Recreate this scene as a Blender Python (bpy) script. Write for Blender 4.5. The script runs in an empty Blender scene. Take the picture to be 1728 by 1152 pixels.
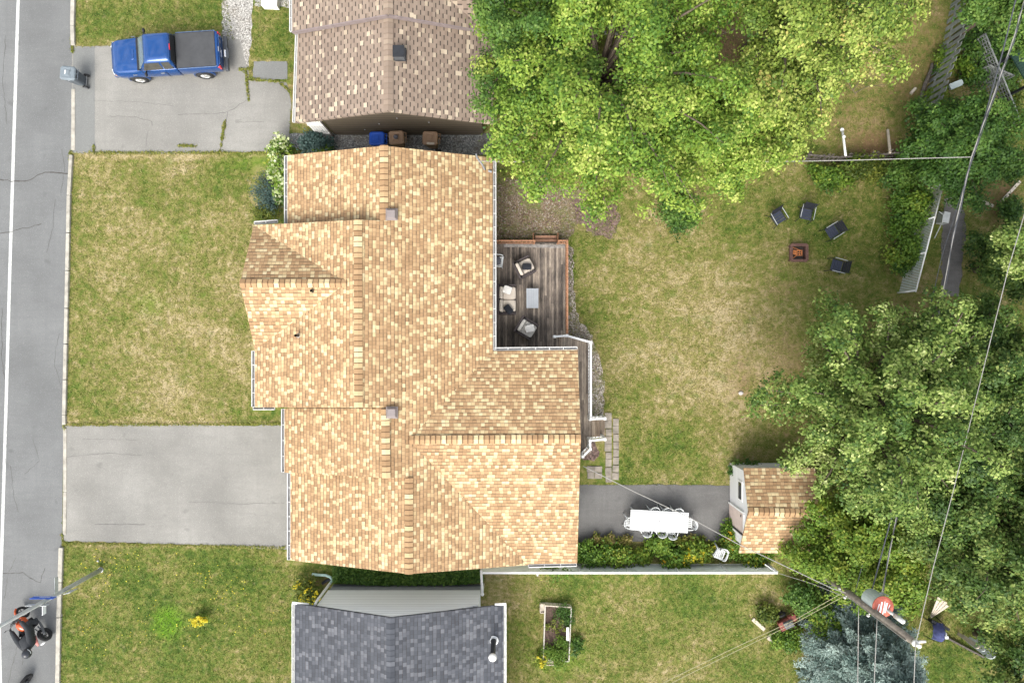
import bpy, math, random
import numpy as np
from mathutils import Vector, Matrix

S = bpy.context.scene
C = S.collection
R = math.radians
H = 31.5          # camera height in metres
F = 1152.0        # focal length in photo pixels (24 mm on a 36 mm sensor)

def W(px, py, z=0.0):
    """photo pixel -> world point at height z"""
    return Vector(((px - 864) * (H - z) / F, (576 - py) * (H - z) / F, z))

# ------------------------------------------------------------------ camera, sky, sun
cam = bpy.data.cameras.new('camera'); cam.lens = 24; cam.sensor_width = 36
cam.clip_end = 2000; cam.clip_start = 0.1
camo = bpy.data.objects.new('camera', cam); C.objects.link(camo)
camo.location = (0, 0, H); camo.rotation_euler = (0, 0, 0)
S.camera = camo

SUN_EL, SUN_AZ = 50.0, 197.0      # azimuth clockwise from +Y (north = up in the photo)
world = bpy.data.worlds.new('World'); S.world = world
world.use_nodes = True
wn = world.node_tree.nodes; wl = world.node_tree.links
wn.clear()
sky = wn.new('ShaderNodeTexSky'); sky.sky_type = 'NISHITA'; sky.sun_disc = False
sky.sun_elevation = R(SUN_EL); sky.sun_rotation = R(SUN_AZ)
sky.dust_density = 4.0; sky.air_density = 1.0; sky.ozone_density = 1.0
bg = wn.new('ShaderNodeBackground'); bg.inputs['Strength'].default_value = 0.15
wo = wn.new('ShaderNodeOutputWorld')
hs = wn.new('ShaderNodeHueSaturation'); hs.inputs['Saturation'].default_value = 0.75; hs.inputs['Value'].default_value = 0.8
wl.new(sky.outputs[0], hs.inputs['Color'])
# broken cloud over the blue: white patches, as the car roof mirrors them
tc = wn.new('ShaderNodeTexCoord'); cn = wn.new('ShaderNodeTexNoise'); cn.inputs['Scale'].default_value = 13; cn.inputs['Detail'].default_value = 6
cr = wn.new('ShaderNodeValToRGB'); cr.color_ramp.elements[0].position = 0.40; cr.color_ramp.elements[1].position = 0.60
bw = wn.new('ShaderNodeHueSaturation'); bw.inputs['Saturation'].default_value = 0.06; bw.inputs['Value'].default_value = 1.55
mx = wn.new('ShaderNodeMix'); mx.data_type = 'RGBA'
wl.new(tc.outputs['Generated'], cn.inputs['Vector']); wl.new(cn.outputs[0], cr.inputs[0]); wl.new(cr.outputs[0], mx.inputs[0])
wl.new(hs.outputs[0], mx.inputs[6]); wl.new(sky.outputs[0], bw.inputs['Color']); wl.new(bw.outputs[0], mx.inputs[7]); wl.new(mx.outputs[2], bg.inputs[0]); wl.new(bg.outputs[0], wo.inputs[0])
sl = bpy.data.lights.new('sun', 'SUN'); sl.energy = 1.1; sl.angle = R(35); sl.color = (1, 0.95, 0.86)
so = bpy.data.objects.new('sun', sl); C.objects.link(so)
_d = Vector((math.sin(R(SUN_AZ)) * math.cos(R(SUN_EL)), math.cos(R(SUN_AZ)) * math.cos(R(SUN_EL)), math.sin(R(SUN_EL))))
so.rotation_euler = _d.to_track_quat('Z', 'Y').to_euler()
so.location = _d * 60
S.view_settings.view_transform = 'Standard'; S.view_settings.look = 'None'
S.view_settings.exposure = 1.08; S.view_settings.gamma = 1.0

# ------------------------------------------------------------------ material helpers
class NT:
    def __init__(s, name):
        s.m = bpy.data.materials.new(name); s.m.use_nodes = True
        s.t = s.m.node_tree; s.n = s.t.nodes; s.l = s.t.links
        s.b = s.n['Principled BSDF']; s.out = s.n['Material Output']
        s.b.inputs['Specular IOR Level'].default_value = 0.3
    def put(s, sock, v):
        if isinstance(v, bpy.types.NodeSocket): s.l.new(v, sock)
        elif isinstance(v, (tuple, list)) and len(v) == 3 and sock.type == 'RGBA': sock.default_value = (*v, 1)
        else: sock.default_value = v
    def math(s, op, a, b=0.0, c=0.0, clamp=False):
        n = s.n.new('ShaderNodeMath'); n.operation = op; n.use_clamp = clamp
        for i, v in enumerate((a, b, c)): s.put(n.inputs[i], v)
        return n.outputs[0]
    def mix(s, f, a, b, mode='MIX'):
        n = s.n.new('ShaderNodeMix'); n.data_type = 'RGBA'; n.blend_type = mode
        s.put(n.inputs[0], f); s.put(n.inputs[6], a); s.put(n.inputs[7], b)
        return n.outputs[2]
    def noise(s, vec, scale, detail=3.0, rough=0.55, col=False):
        n = s.n.new('ShaderNodeTexNoise'); s.put(n.inputs['Vector'], vec)
        n.inputs['Scale'].default_value = scale; n.inputs['Detail'].default_value = detail
        n.inputs['Roughness'].default_value = rough
        return n.outputs[1 if col else 0]
    def voro(s, vec, scale, feat='F1', out='Distance'):
        n = s.n.new('ShaderNodeTexVoronoi'); n.feature = feat; s.put(n.inputs['Vector'], vec)
        n.inputs['Scale'].default_value = scale
        return n.outputs[out]
    def ramp(s, f, stops, interp='LINEAR'):
        n = s.n.new('ShaderNodeValToRGB'); s.put(n.inputs[0], f); cr = n.color_ramp; cr.interpolation = interp
        while len(cr.elements) < len(stops): cr.elements.new(0.5)
        for e, (p, c) in zip(cr.elements, stops):
            e.position = p; e.color = (*c, 1) if len(c) == 3 else c
        return n.outputs[0]
    def white(s, x, y=None):
        n = s.n.new('ShaderNodeTexWhiteNoise')
        if y is None:
            n.noise_dimensions = '1D'; s.put(n.inputs['W'], x)
        else:
            n.noise_dimensions = '2D'; s.put(n.inputs['Vector'], s.comb(x, y))
        return n.outputs[0]
    def comb(s, x, y, z=0.0):
        n = s.n.new('ShaderNodeCombineXYZ')
        for i, v in enumerate((x, y, z)): s.put(n.inputs[i], v)
        return n.outputs[0]
    def sep(s, v):
        n = s.n.new('ShaderNodeSeparateXYZ'); s.put(n.inputs[0], v); return n.outputs
    def obj(s): return s.n.new('ShaderNodeTexCoord').outputs['Object']
    def uv(s): return s.n.new('ShaderNodeTexCoord').outputs['UV']
    def pos(s): return s.n.new('ShaderNodeNewGeometry').outputs['Position']
    def attr(s, name):
        n = s.n.new('ShaderNodeAttribute'); n.attribute_name = name; return n.outputs['Fac']
    def scale(s, v, sx, sy, sz=1.0):
        n = s.n.new('ShaderNodeMapping'); s.put(n.inputs[0], v); n.inputs['Scale'].default_value = (sx, sy, sz)
        return n.outputs[0]
    def bump(s, h, strength=0.3, dist=0.02):
        n = s.n.new('ShaderNodeBump'); n.inputs['Strength'].default_value = strength; n.inputs['Distance'].default_value = dist
        s.put(n.inputs['Height'], h); s.l.new(n.outputs[0], s.b.inputs['Normal'])
    def base(s, c, rough=0.8, metal=0.0):
        s.put(s.b.inputs['Base Color'], c); s.put(s.b.inputs['Roughness'], rough); s.b.inputs['Metallic'].default_value = metal
        return s.m

M = {}
def simple(key, col, rough=0.6, metal=0.0, var=0.18, scale=6.0, coat=0.0, spec=0.3):
    t = NT(key)
    n = t.noise(t.obj(), scale, 5, 0.6)
    lo = tuple(c * (1 - var) for c in col); hi = tuple(min(1, c * (1 + var)) for c in col)
    t.base(t.ramp(n, [(0.3, lo), (0.7, hi)]), rough, metal)
    t.b.inputs['Coat Weight'].default_value = coat; t.b.inputs['Coat Roughness'].default_value = 0.05
    t.b.inputs['Specular IOR Level'].default_value = spec
    M[key] = t.m
    return t.m

def shingle(key, stops, w, h, line=0.45, side=0.25, dash=False, lw=0.16, attr=False):
    """tab shingles from a UV map in metres: u along the eave, v up the slope"""
    t = NT(key)
    if attr:
        rnd = t.attr('tint'); dark = 0.0
        P = t.obj(); gr = t.noise(P, 45, 3)
        col = t.ramp(rnd, stops)
    else:
        uv = t.uv(); s = t.sep(uv); wob = t.math('MULTIPLY', t.math('SUBTRACT', t.noise(uv, 0.9, 2), 0.5), 0.05)
        v = t.math('DIVIDE', t.math('ADD', s[1], wob), h)
        row = t.math('FLOOR', v); fy = t.math('FRACT', v)
        off = t.math('MULTIPLY', t.white(row), 7.0)
        if dash: off = t.math('ADD', row, t.math('MULTIPLY', t.white(row), 0.35))
        U = t.math('ADD', t.math('DIVIDE', s[0], w), off)
        col_i = t.math('FLOOR', U); fx = t.math('FRACT', U)
        rnd = t.white(col_i, row)
        clump = t.math('MULTIPLY', t.math('SUBTRACT', t.noise(uv, 1.3, 2), 0.5), 0.32)
        col = t.ramp(t.math('ADD', rnd, clump, clamp=True), stops)
        low = t.math('LESS_THAN', fy, lw)  # shadow at the course butt, painted as a dark line
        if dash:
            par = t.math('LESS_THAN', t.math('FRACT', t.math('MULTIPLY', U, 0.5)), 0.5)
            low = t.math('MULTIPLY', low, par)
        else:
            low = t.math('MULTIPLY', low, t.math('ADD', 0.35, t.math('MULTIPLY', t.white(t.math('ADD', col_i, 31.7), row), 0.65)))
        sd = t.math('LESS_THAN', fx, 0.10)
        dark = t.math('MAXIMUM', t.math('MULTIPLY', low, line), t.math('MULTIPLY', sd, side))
        gr = t.noise(uv, 60, 2)
        big = t.noise(uv, 0.35, 3)
        col = t.mix(t.math('MULTIPLY', t.math('SUBTRACT', big, 0.4, clamp=True), 0.55), col, (0.5, 0.45, 0.42), 'MULTIPLY')
        t.bump(t.math('ADD', t.math('SUBTRACT', t.math('MULTIPLY', rnd, 0.3), dark), t.math('MULTIPLY', fy, -0.5)), 0.35, 0.012)
    col = t.mix(t.math('MULTIPLY', gr, 0.3), col, (0.35, 0.3, 0.28), 'MULTIPLY')
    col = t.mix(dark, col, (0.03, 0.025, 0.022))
    M[key] = t.base(col, 0.92)

def leafmat(key, stops, trans=0.35, rough=0.55):
    t = NT(key)
    col = t.ramp(t.attr('tint'), stops)
    t.base(col, rough)
    tr = t.n.new('ShaderNodeBsdfTranslucent'); t.l.new(col, tr.inputs[0])
    mx = t.n.new('ShaderNodeMixShader'); mx.inputs[0].default_value = trans
    t.l.new(t.b.outputs[0], mx.inputs[1]); t.l.new(tr.outputs[0], mx.inputs[2]); t.l.new(mx.outputs[0], t.out.inputs[0])
    M[key] = t.m

def asphalt(key, col, tint, cracks=0.0, var=0.2):
    t = NT(key); P = t.pos()
    a = t.noise(P, 0.35, 4); b = t.noise(P, 60, 2); c = t.noise(t.scale(P, 0.5, 3, 1), 1.4, 5, 0.7)
    k = t.ramp(a, [(0.35, tuple(x * (1 - var) for x in col)), (0.65, tuple(x * (1 + var) for x in col))])
    k = t.mix(t.math('MULTIPLY', t.math('SUBTRACT', c, 0.45, clamp=True), 1.2), k, tint)
    k = t.mix(t.ramp(b, [(0.35, (0.55,) * 3), (0.75, (0,) * 3)]), k, tuple(x * 0.45 for x in col))
    sp = t.voro(P, 22); k = t.mix(t.math('LESS_THAN', sp, 0.16), k, tuple(min(1, x * 1.5) for x in col))
    st = t.noise(t.scale(P, 2.2, 0.12), 1.3, 4, 0.6); k = t.mix(t.ramp(st, [(0.5, (0, 0, 0)), (0.72, (0.45,) * 3)]), k, tuple(x * 0.72 for x in col))
    oil = t.noise(P, 1.7, 2, 0.4); k = t.mix(t.ramp(oil, [(0.68, (0, 0, 0)), (0.76, (0.5,) * 3)]), k, tuple(x * 0.55 for x in col))
    t.bump(b, 0.4, 0.01)
    M[key] = t.base(k, 0.95)

# ------------------------------------------------------------------ mesh builder
class MB:
    def __init__(s): s.v = []; s.f = []; s.uvs = {}; s.tint = {}; s.mi = {}
    def add(s, vs, fs, mi=0):
        o = len(s.v); s.v += [tuple(v) for v in vs]
        for f in fs:
            if mi: s.mi[len(s.f)] = mi
            s.f.append(tuple(i + o for i in f))
        return s
    def box(s, c, size, rot=None, taper=1.0, mi=0):
        x, y, z = size[0] / 2, size[1] / 2, size[2] / 2; k = taper
        vs = [Vector(p) for p in ((-x, -y, -z), (x, -y, -z), (x, y, -z), (-x, y, -z), (-x * k, -y * k, z), (x * k, -y * k, z), (x * k, y * k, z), (-x * k, y * k, z))]
        if rot is not None: vs = [rot @ v for v in vs]
        c = Vector(c)
        return s.add([v + c for v in vs], [(3, 2, 1, 0), (4, 5, 6, 7), (0, 1, 5, 4), (1, 2, 6, 5), (2, 3, 7, 6), (3, 0, 4, 7)], mi)
    def bar(s, a, b, w, h=None, mi=0, up=(0, 0, 1)):
        a = Vector(a); b = Vector(b); d = (b - a); L = d.length
        if L < 1e-5: return s
        d.normalize(); up = Vector(up)
        if abs(d.dot(up)) > 0.98: up = Vector((0, 1, 0)) if abs(d.y) < 0.9 else Vector((1, 0, 0))
        sx = d.cross(up).normalized(); uz = sx.cross(d).normalized()
        m = Matrix((sx, d, uz)).transposed()
        return s.box((a + b) / 2, (w, L, h or w), m, 1.0, mi)
    def tube(s, pts, r, n=8, cap=True, mi=0):
        pts = [Vector(p) for p in pts]; k = len(pts)
        rs = r if isinstance(r, (list, tuple)) else [r] * k
        vs = []; fs = []; ref = None
        for i, p in enumerate(pts):
            d = (pts[min(i + 1, k - 1)] - pts[max(i - 1, 0)])
            d = d.normalized() if d.length > 1e-9 else Vector((0, 0, 1))
            if ref is None: ref = Vector((0, 0, 1)) if abs(d.z) < 0.9 else Vector((1, 0, 0))
            a = d.cross(ref); a = a.normalized() if a.length > 1e-6 else d.orthogonal().normalized()
            b = a.cross(d).normalized(); ref = b
            for j in range(n):
                t = 2 * math.pi * j / n
                vs.append(p + (a * math.cos(t) + b * math.sin(t)) * rs[i])
        for i in range(k - 1):
            for j in range(n):
                fs.append((i * n + j, i * n + (j + 1) % n, (i + 1) * n + (j + 1) % n, (i + 1) * n + j))
        if cap: fs.append(tuple(range(n))[::-1]); fs.append(tuple((k - 1) * n + j for j in range(n)))
        return s.add(vs, fs, mi)
    def cyl(s, a, b, r, n=16, r2=None, mi=0): return s.tube([a, b], [r, r if r2 is None else r2], n, True, mi)
    def loft(s, rings, cap=True, mi=0):
        n = len(rings[0]); vs = [p for r in rings for p in r]; fs = []
        for i in range(len(rings) - 1):
            for j in range(n):
                fs.append((i * n + j, i * n + (j + 1) % n, (i + 1) * n + (j + 1) % n, (i + 1) * n + j))
        if cap: fs.append(tuple(range(n))[::-1]); fs.append(tuple((len(rings) - 1) * n + j for j in range(n)))
        return s.add(vs, fs, mi)
    def ell(s, c, r, n=14, m=8, rot=None, mi=0):
        rings = []
        for i in range(1, m):
            a = math.pi * i / m
            ring = []
            for j in range(n):
                t = 2 * math.pi * j / n
                p = Vector((r[0] * math.sin(a) * math.cos(t), r[1] * math.sin(a) * math.sin(t), -r[2] * math.cos(a)))
                if rot is not None: p = rot @ p
                ring.append(p + Vector(c))
            rings.append(ring)
        return s.loft(rings, True, mi)
    def torus(s, c, Rr, r, axis='y', n=24, m=10, a0=0.0, a1=2 * math.pi, rot=None, mi=0):
        full = abs(a1 - a0 - 2 * math.pi) < 1e-4; k = n if full else n + 1
        vs = []; fs = []
        for i in range(k):
            a = a0 + (a1 - a0) * i / n
            for j in range(m):
                b = 2 * math.pi * j / m; q = Rr + r * math.cos(b)
                p = Vector((q * math.cos(a), r * math.sin(b), q * math.sin(a)))
                if axis == 'z': p = Vector((p.x, p.z, p.y))
                if axis == 'x': p = Vector((p.y, p.x, p.z))
                if rot is not None: p = rot @ p
                vs.append(p + Vector(c))
        for i in range(n):
            for j in range(m):
                fs.append((i * m + j, i * m + (j + 1) % m, ((i + 1) % k) * m + (j + 1) % m, ((i + 1) % k) * m + j))
        return s.add(vs, fs, mi)
    def prism(s, poly, z0, z1, mi=0):
        n = len(poly)
        vs = [(p[0], p[1], z0) for p in poly] + [(p[0], p[1], z1) for p in poly]
        fs = [tuple(range(n))[::-1], tuple(range(n, 2 * n))] + [(i, (i + 1) % n, n + (i + 1) % n, n + i) for i in range(n)]
        return s.add(vs, fs, mi)
    def face(s, vs, uv=None, tint=None, mi=0):
        i = len(s.f); s.add(vs, [tuple(range(len(vs)))], mi)
        if uv: s.uvs[i] = uv
        if tint is not None: s.tint[i] = tint
        return s
    def build(s, name, mat, parent=None, bevel=0.0, smooth=False, label=None, solid=0.0, subsurf=0):
        o_ = Vector((0, 0, 0))
        if parent is not None: o_ = ORI.get(parent.name, o_)
        me = bpy.data.meshes.new(name)
        me.from_pydata([tuple(Vector(v) - o_) for v in s.v], [], s.f)
        mats = mat if isinstance(mat, (list, tuple)) else [mat]
        for m in mats: me.materials.append(M[m] if isinstance(m, str) else m)
        for i, k in s.mi.items(): me.polygons[i].material_index = k
        if s.uvs:
            ul = me.uv_layers.new(name='UVMap')
            for p in me.polygons:
                if p.index in s.uvs:
                    for li, q in zip(p.loop_indices, s.uvs[p.index]): ul.data[li].uv = q
        if s.tint:
            at = me.attributes.new('tint', 'FLOAT', 'FACE')
            for i, t in s.tint.items(): at.data[i].value = t
        if smooth:
            for p in me.polygons: p.use_smooth = True
        me.validate()
        o = bpy.data.objects.new(name, me); C.objects.link(o)
        if parent is not None:
            o.parent = parent; ORI[o.name] = o_
        if solid:
            md = o.modifiers.new('thick', 'SOLIDIFY'); md.thickness = solid; md.offset = -1
        if bevel:
            md = o.modifiers.new('bevel', 'BEVEL'); md.width = bevel; md.segments = 2; md.limit_method = 'ANGLE'; md.angle_limit = R(40)
        if subsurf:
            md = o.modifiers.new('sub', 'SUBSURF'); md.levels = subsurf; md.render_levels = subsurf
        if label: o['label'] = label
        return o

ORI = {}
def thing(name, label, cat, loc=(0, 0, 0), group=None):
    o = bpy.data.objects.new(name, None); C.objects.link(o); o.location = loc
    o.empty_display_size = 0.2
    ORI[o.name] = Vector(loc)
    return tag(o, label, cat, group)
def tag(o, label, cat, group=None):
    o['label'] = label; o['category'] = cat
    if group: o['group'] = group
    return o
def place(o, loc, rz=0.0, tilt=None):
    o.location = loc; o.rotation_euler = (0, 0, rz) if tilt is None else (tilt[0], tilt[1], rz); return o
def dup(root, loc, rz=0.0, label=None, group=None, tilt=None):
    r = root.copy(); C.objects.link(r); place(r, loc, rz, tilt)
    if label: r['label'] = label
    if group: r['group'] = group
    for ch in list(root.children):
        c = ch.copy(); C.objects.link(c); c.parent = r
        for g in ch.children:
            d = g.copy(); C.objects.link(d); d.parent = c
    return r
def structure(name, mb, mat, **k):
    o = mb.build(name, mat, None, **k); o['kind'] = 'structure'; return o
def stuff(o):
    o['kind'] = 'stuff'; return o

def jitter(pts, step, amp, seed):
    """walk a closed px polygon, subdivide and wobble it so the edge looks ragged"""
    rg = random.Random(seed); out = []
    n = len(pts)
    for i in range(n):
        a = pts[i]; b = pts[(i + 1) % n]; L = math.hypot(b[0] - a[0], b[1] - a[1]); k = max(1, int(L / step))
        for j in range(k):
            t = j / k
            am = amp if j else 0
            out.append((a[0] + (b[0] - a[0]) * t + rg.uniform(-am, am), a[1] + (b[1] - a[1]) * t + rg.uniform(-am, am)))
    return out
def sheet(mb, pts, z, mi=0):
    vs = [W(x, y, 0) + Vector((0, 0, z)) for x, y in pts]
    a = sum(vs[i].x * vs[(i + 1) % len(vs)].y - vs[(i + 1) % len(vs)].x * vs[i].y for i in range(len(vs)))
    if a < 0: vs.reverse()
    return mb.face(vs, mi=mi)
def strip(mb, pts, w, z, seed=0, wob=0.0, mi=0):
    """thin crack / painted line along px points"""
    rg = random.Random(seed)
    q = []
    for i in range(len(pts) - 1):
        a, b = pts[i], pts[i + 1]; L = math.hypot(b[0] - a[0], b[1] - a[1]); k = max(1, int(L / 6))
        for j in range(k):
            t = j / k; q.append((a[0] + (b[0] - a[0]) * t + rg.uniform(-wob, wob), a[1] + (b[1] - a[1]) * t + rg.uniform(-wob, wob)))
    q.append(pts[-1])
    V = [W(x, y, 0) for x, y in q]
    for i in range(len(V) - 1):
        d = (V[i + 1] - V[i]); n = Vector((-d.y, d.x, 0)).normalized()
        w0 = w * (rg.uniform(0.5, 1.2) if wob else 1); e = d * (0.03 if wob else 0)
        vs = [V[i] - n * w0 / 2 - e, V[i + 1] - n * w0 / 2 + e, V[i + 1] + n * w0 / 2 + e, V[i] + n * w0 / 2 - e]
        mb.face([v + Vector((0, 0, z + (i % 2) * 0.0007)) for v in vs], mi=mi)
    return mb

# ------------------------------------------------------------------ foliage
def leaf_mesh(name, mat, parent, pts, nrm, size, tint, rg, aspect=0.62, label=None):
    n = len(pts)
    nrm = nrm / (np.linalg.norm(nrm, axis=1, keepdims=True) + 1e-9)
    t = rg.normal(size=(n, 3)); t -= nrm * np.sum(t * nrm, axis=1, keepdims=True)
    t /= (np.linalg.norm(t, axis=1, keepdims=True) + 1e-9)
    b = np.cross(nrm, t); s = (size * rg.uniform(0.65, 1.35, n))[:, None]
    fold = nrm * s * rg.uniform(-0.05, 0.22, n)[:, None]
    v = np.empty((n, 4, 3))
    v[:, 0] = pts - t * s * 0.5; v[:, 2] = pts + t * s * 0.5
    v[:, 1] = pts + b * s * aspect * 0.5 + fold - t * s * 0.08; v[:, 3] = pts - b * s * aspect * 0.5 + fold - t * s * 0.08
    o_ = Vector((0, 0, 0))
    if parent is not None: o_ = ORI.get(parent.name, o_)
    v = v.reshape(-1, 3) - np.array(o_)
    me = bpy.data.meshes.new(name)
    me.vertices.add(4 * n); me.vertices.foreach_set('co', v.ravel().astype(np.float32))
    me.loops.add(4 * n); me.loops.foreach_set('vertex_index', np.arange(4 * n, dtype=np.int32))
    me.polygons.add(n); me.polygons.foreach_set('loop_start', np.arange(0, 4 * n, 4, dtype=np.int32))
    me.materials.append(M[mat])
    at = me.attributes.new('tint', 'FLOAT', 'FACE'); at.data.foreach_set('value', np.clip(tint, 0, 1).astype(np.float32))
    me.update()
    me.validate()
    o = bpy.data.objects.new(name, me); C.objects.link(o)
    if parent is not None: o.parent = parent; ORI[o.name] = o_
    if label: o['label'] = label
    return o

def tree(name, label, base, top, cr, mat, seed, nl=34, twigs=40, lv=30, size=0.13, low=-0.25, tone=0.5, spread=0.2, group=None, cz=None, lean=(0, 0), trunk_r=0.2, cat='tree', wood='bark', bare=0, plume=1.0, clus=0.145):
    """tapered trunk + curved limbs; every limb carries twigs of separate leaves"""
    rg = np.random.default_rng(seed)
    bx, by = base; cz = cz if cz is not None else top * 0.55
    root = thing(name, label, cat, (bx, by, 0), group)
    cen = np.array((bx + lean[0], by + lean[1], cz)); rz = top - cz
    tr = MB(); th = cz * 0.75
    tr.tube([(bx, by, -0.1), (bx + lean[0] * 0.15, by + lean[1] * 0.15, th * 0.4), (bx + lean[0] * 0.5, by + lean[1] * 0.5, th)], [trunk_r * 1.25, trunk_r, trunk_r * 0.7], 9)
    P = []; Nn = []; T = []
    for i in range(nl):
        th_ = i * 2.39996 + rg.uniform(-0.3, 0.3); sp = low + (1 - low) * ((i + 0.5) / nl) ** 0.8
        sp = min(0.98, max(-0.6, sp + rg.uniform(-0.12, 0.12))); cp = math.sqrt(1 - sp * sp)
        k = rg.uniform(0.72, 1.12)
        end = cen + np.array((cr[0] * cp * math.cos(th_) * k, cr[1] * cp * math.sin(th_) * k, rz * sp * k))
        st = np.array((bx + lean[0] * 0.5, by + lean[1] * 0.5, th * rg.uniform(0.7, 1.0)))
        ctl = st * 0.45 + end * 0.55; ctl[2] = max(st[2], end[2]) * 0.5 + end[2] * 0.5 + rg.uniform(0.0, 0.6)
        B = lambda t: (1 - t) ** 2 * st + 2 * t * (1 - t) * ctl + t * t * end
        pth = [B(t) for t in (0, 0.2, 0.4, 0.6, 0.8, 1.0)]
        tr.tube([tuple(p) for p in pth], [trunk_r * f for f in (0.42, 0.34, 0.26, 0.18, 0.1, 0.04)], 5, False)
        if i < bare: 
            for q in range(5):
                t0 = rg.uniform(0.5, 1); e = B(t0) + rg.normal(size=3) * 0.6
                tr.tube([tuple(B(t0)), tuple((B(t0) + e) / 2 + rg.normal(size=3) * 0.1), tuple(e)], [trunk_r * 0.08, trunk_r * 0.05, trunk_r * 0.02], 4, False)
            continue
        d = end - st; d /= np.linalg.norm(d) + 1e-9
        side = np.cross(d, (0, 0, 1.0)); side /= np.linalg.norm(side) + 1e-9
        limb_t = rg.normal(tone, spread * 0.7)
        for q in range(twigs):
            t = 0.40 + 0.66 * (q + rg.uniform(0, 1)) / twigs
            wdt = plume * (0.22 + 0.95 * max(0.0, 1.05 - t) ** 0.8) * min(cr) / 4
            lat = rg.normal(); c = B(min(t, 1.04)) + side * lat * wdt * 0.8 + np.array((0, 0, rg.normal() * wdt * 0.22 - abs(lat) * wdt * 0.55))
            sd = clus * rg.uniform(0.7, 1.3)
            m = int(lv * rg.uniform(0.7, 1.3))
            off = rg.normal(size=(m, 3)) * np.array((sd, sd, sd * 0.55)); p = c + off
            out = (p - cen); out /= np.linalg.norm(out, axis=1, keepdims=True) + 1e-9
            P.append(p); Nn.append(out * 0.3 + off / sd * 0.45 + np.array((0, 0, 0.75)) + rg.normal(size=(m, 3)) * 0.4)
            T.append(rg.normal(limb_t * 0.45 + rg.normal(tone, spread * 1.4) * 0.55, 0.10, m))
    tr.build('trunk', wood, root, smooth=True)
    leaf_mesh('crown', mat, root, np.concatenate(P), np.concatenate(Nn), size, np.concatenate(T), rg)
    return root

def shrub(name, label, cat, cen, r, mat, seed, n=1200, size=0.12, tone=0.5, spread=0.2, clumps=18, group=None, flower=None, aspect=0.6, wood='bark', up=0.6):
    """several stems from the ground, leaves in clumps over an uneven dome"""
    rg = np.random.default_rng(seed); cx, cy = cen
    root = thing(name, label, cat, (cx, cy, 0), group)
    st = MB(); P = []; Nn = []; T = []; tips = []
    for i in range(clumps):
        a = rg.uniform(0, 2 * math.pi); q = math.sqrt(rg.uniform(0, 1)) * 0.92
        h = r[2] * (0.35 + 0.65 * math.sqrt(max(0, 1 - q * q))) * rg.uniform(0.75, 1.1)
        tip = np.array((cx + r[0] * q * math.cos(a), cy + r[1] * q * math.sin(a), h)); tips.append(tip)
        b0 = (cx + r[0] * q * 0.25 * math.cos(a), cy + r[1] * q * 0.25 * math.sin(a), -0.03)
        st.tube([b0, tuple((np.array(b0) * 0.5 + tip * 0.5) + rg.normal(size=3) * 0.04), tuple(tip)], [0.018, 0.013, 0.006], 4, False)
        m = n // clumps; sd = 0.27 * min(r[0], r[1]) * rg.uniform(0.7, 1.3) + 0.03
        p = tip + rg.normal(size=(m, 3)) * np.array((sd, sd, sd * 0.8)); p[:, 2] = np.maximum(p[:, 2], 0.02)
        P.append(p); Nn.append((p - np.array((cx, cy, r[2] * 0.2))) * 0.5 + np.array((0, 0, up)) + rg.normal(size=(m, 3)) * 0.5)
        T.append(rg.normal(rg.normal(tone, spread), 0.12, m))
    st.build('stem', wood, root)
    leaf_mesh('foliage', mat, root, np.concatenate(P), np.concatenate(Nn), size, np.concatenate(T), rg, aspect)
    if flower:
        fm, cnt, fs = flower; fp = []
        for i in range(cnt):
            t = tips[rg.integers(len(tips))]; fp.append(t + rg.normal(size=3) * np.array((0.2 * r[0], 0.2 * r[1], 0.04)) + np.array((0, 0, 0.12)))
        fp = np.repeat(np.array(fp), 9, axis=0); fp = fp + rg.normal(size=fp.shape) * fs * 0.4
        leaf_mesh('flower', fm, root, fp, rg.normal(size=fp.shape) * 0.5 + np.array((0, 0, 1.0)), fs * 0.7, rg.uniform(0, 1, len(fp)), rg, 0.9)
    return root

# ------------------------------------------------------------------ materials
TAN = [(0.0, (0.33, 0.208, 0.108)), (0.25, (0.385, 0.247, 0.130)), (0.45, (0.425, 0.278, 0.148)), (0.58, (0.45, 0.300, 0.162)), (0.66, (0.485, 0.338, 0.182)), (0.76, (0.555, 0.425, 0.232)), (0.88, (0.62, 0.495, 0.280)), (1.0, (0.655, 0.545, 0.33))]
shingle('tan_shingle', TAN, 0.16, 0.148, 0.74, 0.42, lw=0.24)
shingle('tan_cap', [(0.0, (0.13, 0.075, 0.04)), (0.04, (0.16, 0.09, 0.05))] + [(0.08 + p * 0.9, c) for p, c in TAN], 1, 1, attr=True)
BRN = [(0.0, (0.225, 0.172, 0.135)), (0.45, (0.265, 0.207, 0.162)), (0.86, (0.29, 0.228, 0.178)), (0.92, (0.41, 0.34, 0.25)), (1.0, (0.52, 0.44, 0.33))]
shingle('brown_shingle', BRN, 0.19, 0.155, 0.86, 0.05, dash=True, lw=0.30)
shingle('brown_cap', [(0.0, (0.25, 0.195, 0.15)), (0.5, (0.29, 0.225, 0.175)), (1, (0.36, 0.29, 0.22))], 1, 1, attr=True)
GRY = [(0.0, (0.060, 0.065, 0.076)), (0.4, (0.080, 0.087, 0.101)), (0.75, (0.100, 0.108, 0.124)), (1.0, (0.155, 0.163, 0.18))]
shingle('grey_shingle', GRY, 0.17, 0.155, 0.62, 0.3, lw=.2)
shingle('grey_cap', GRY, 1, 1, attr=True)
asphalt('road_asphalt', (0.185, 0.190, 0.188), (0.125, 0.126, 0.126), var=0.16)
asphalt('road_patch', (0.165, 0.168, 0.17), (0.13, 0.13, 0.13), var=0.12)
asphalt('drive_asphalt', (0.275, 0.268, 0.245), (0.19, 0.187, 0.172))
asphalt('drive_patch', (0.215, 0.22, 0.21), (0.18, 0.18, 0.18), var=0.10)
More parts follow.
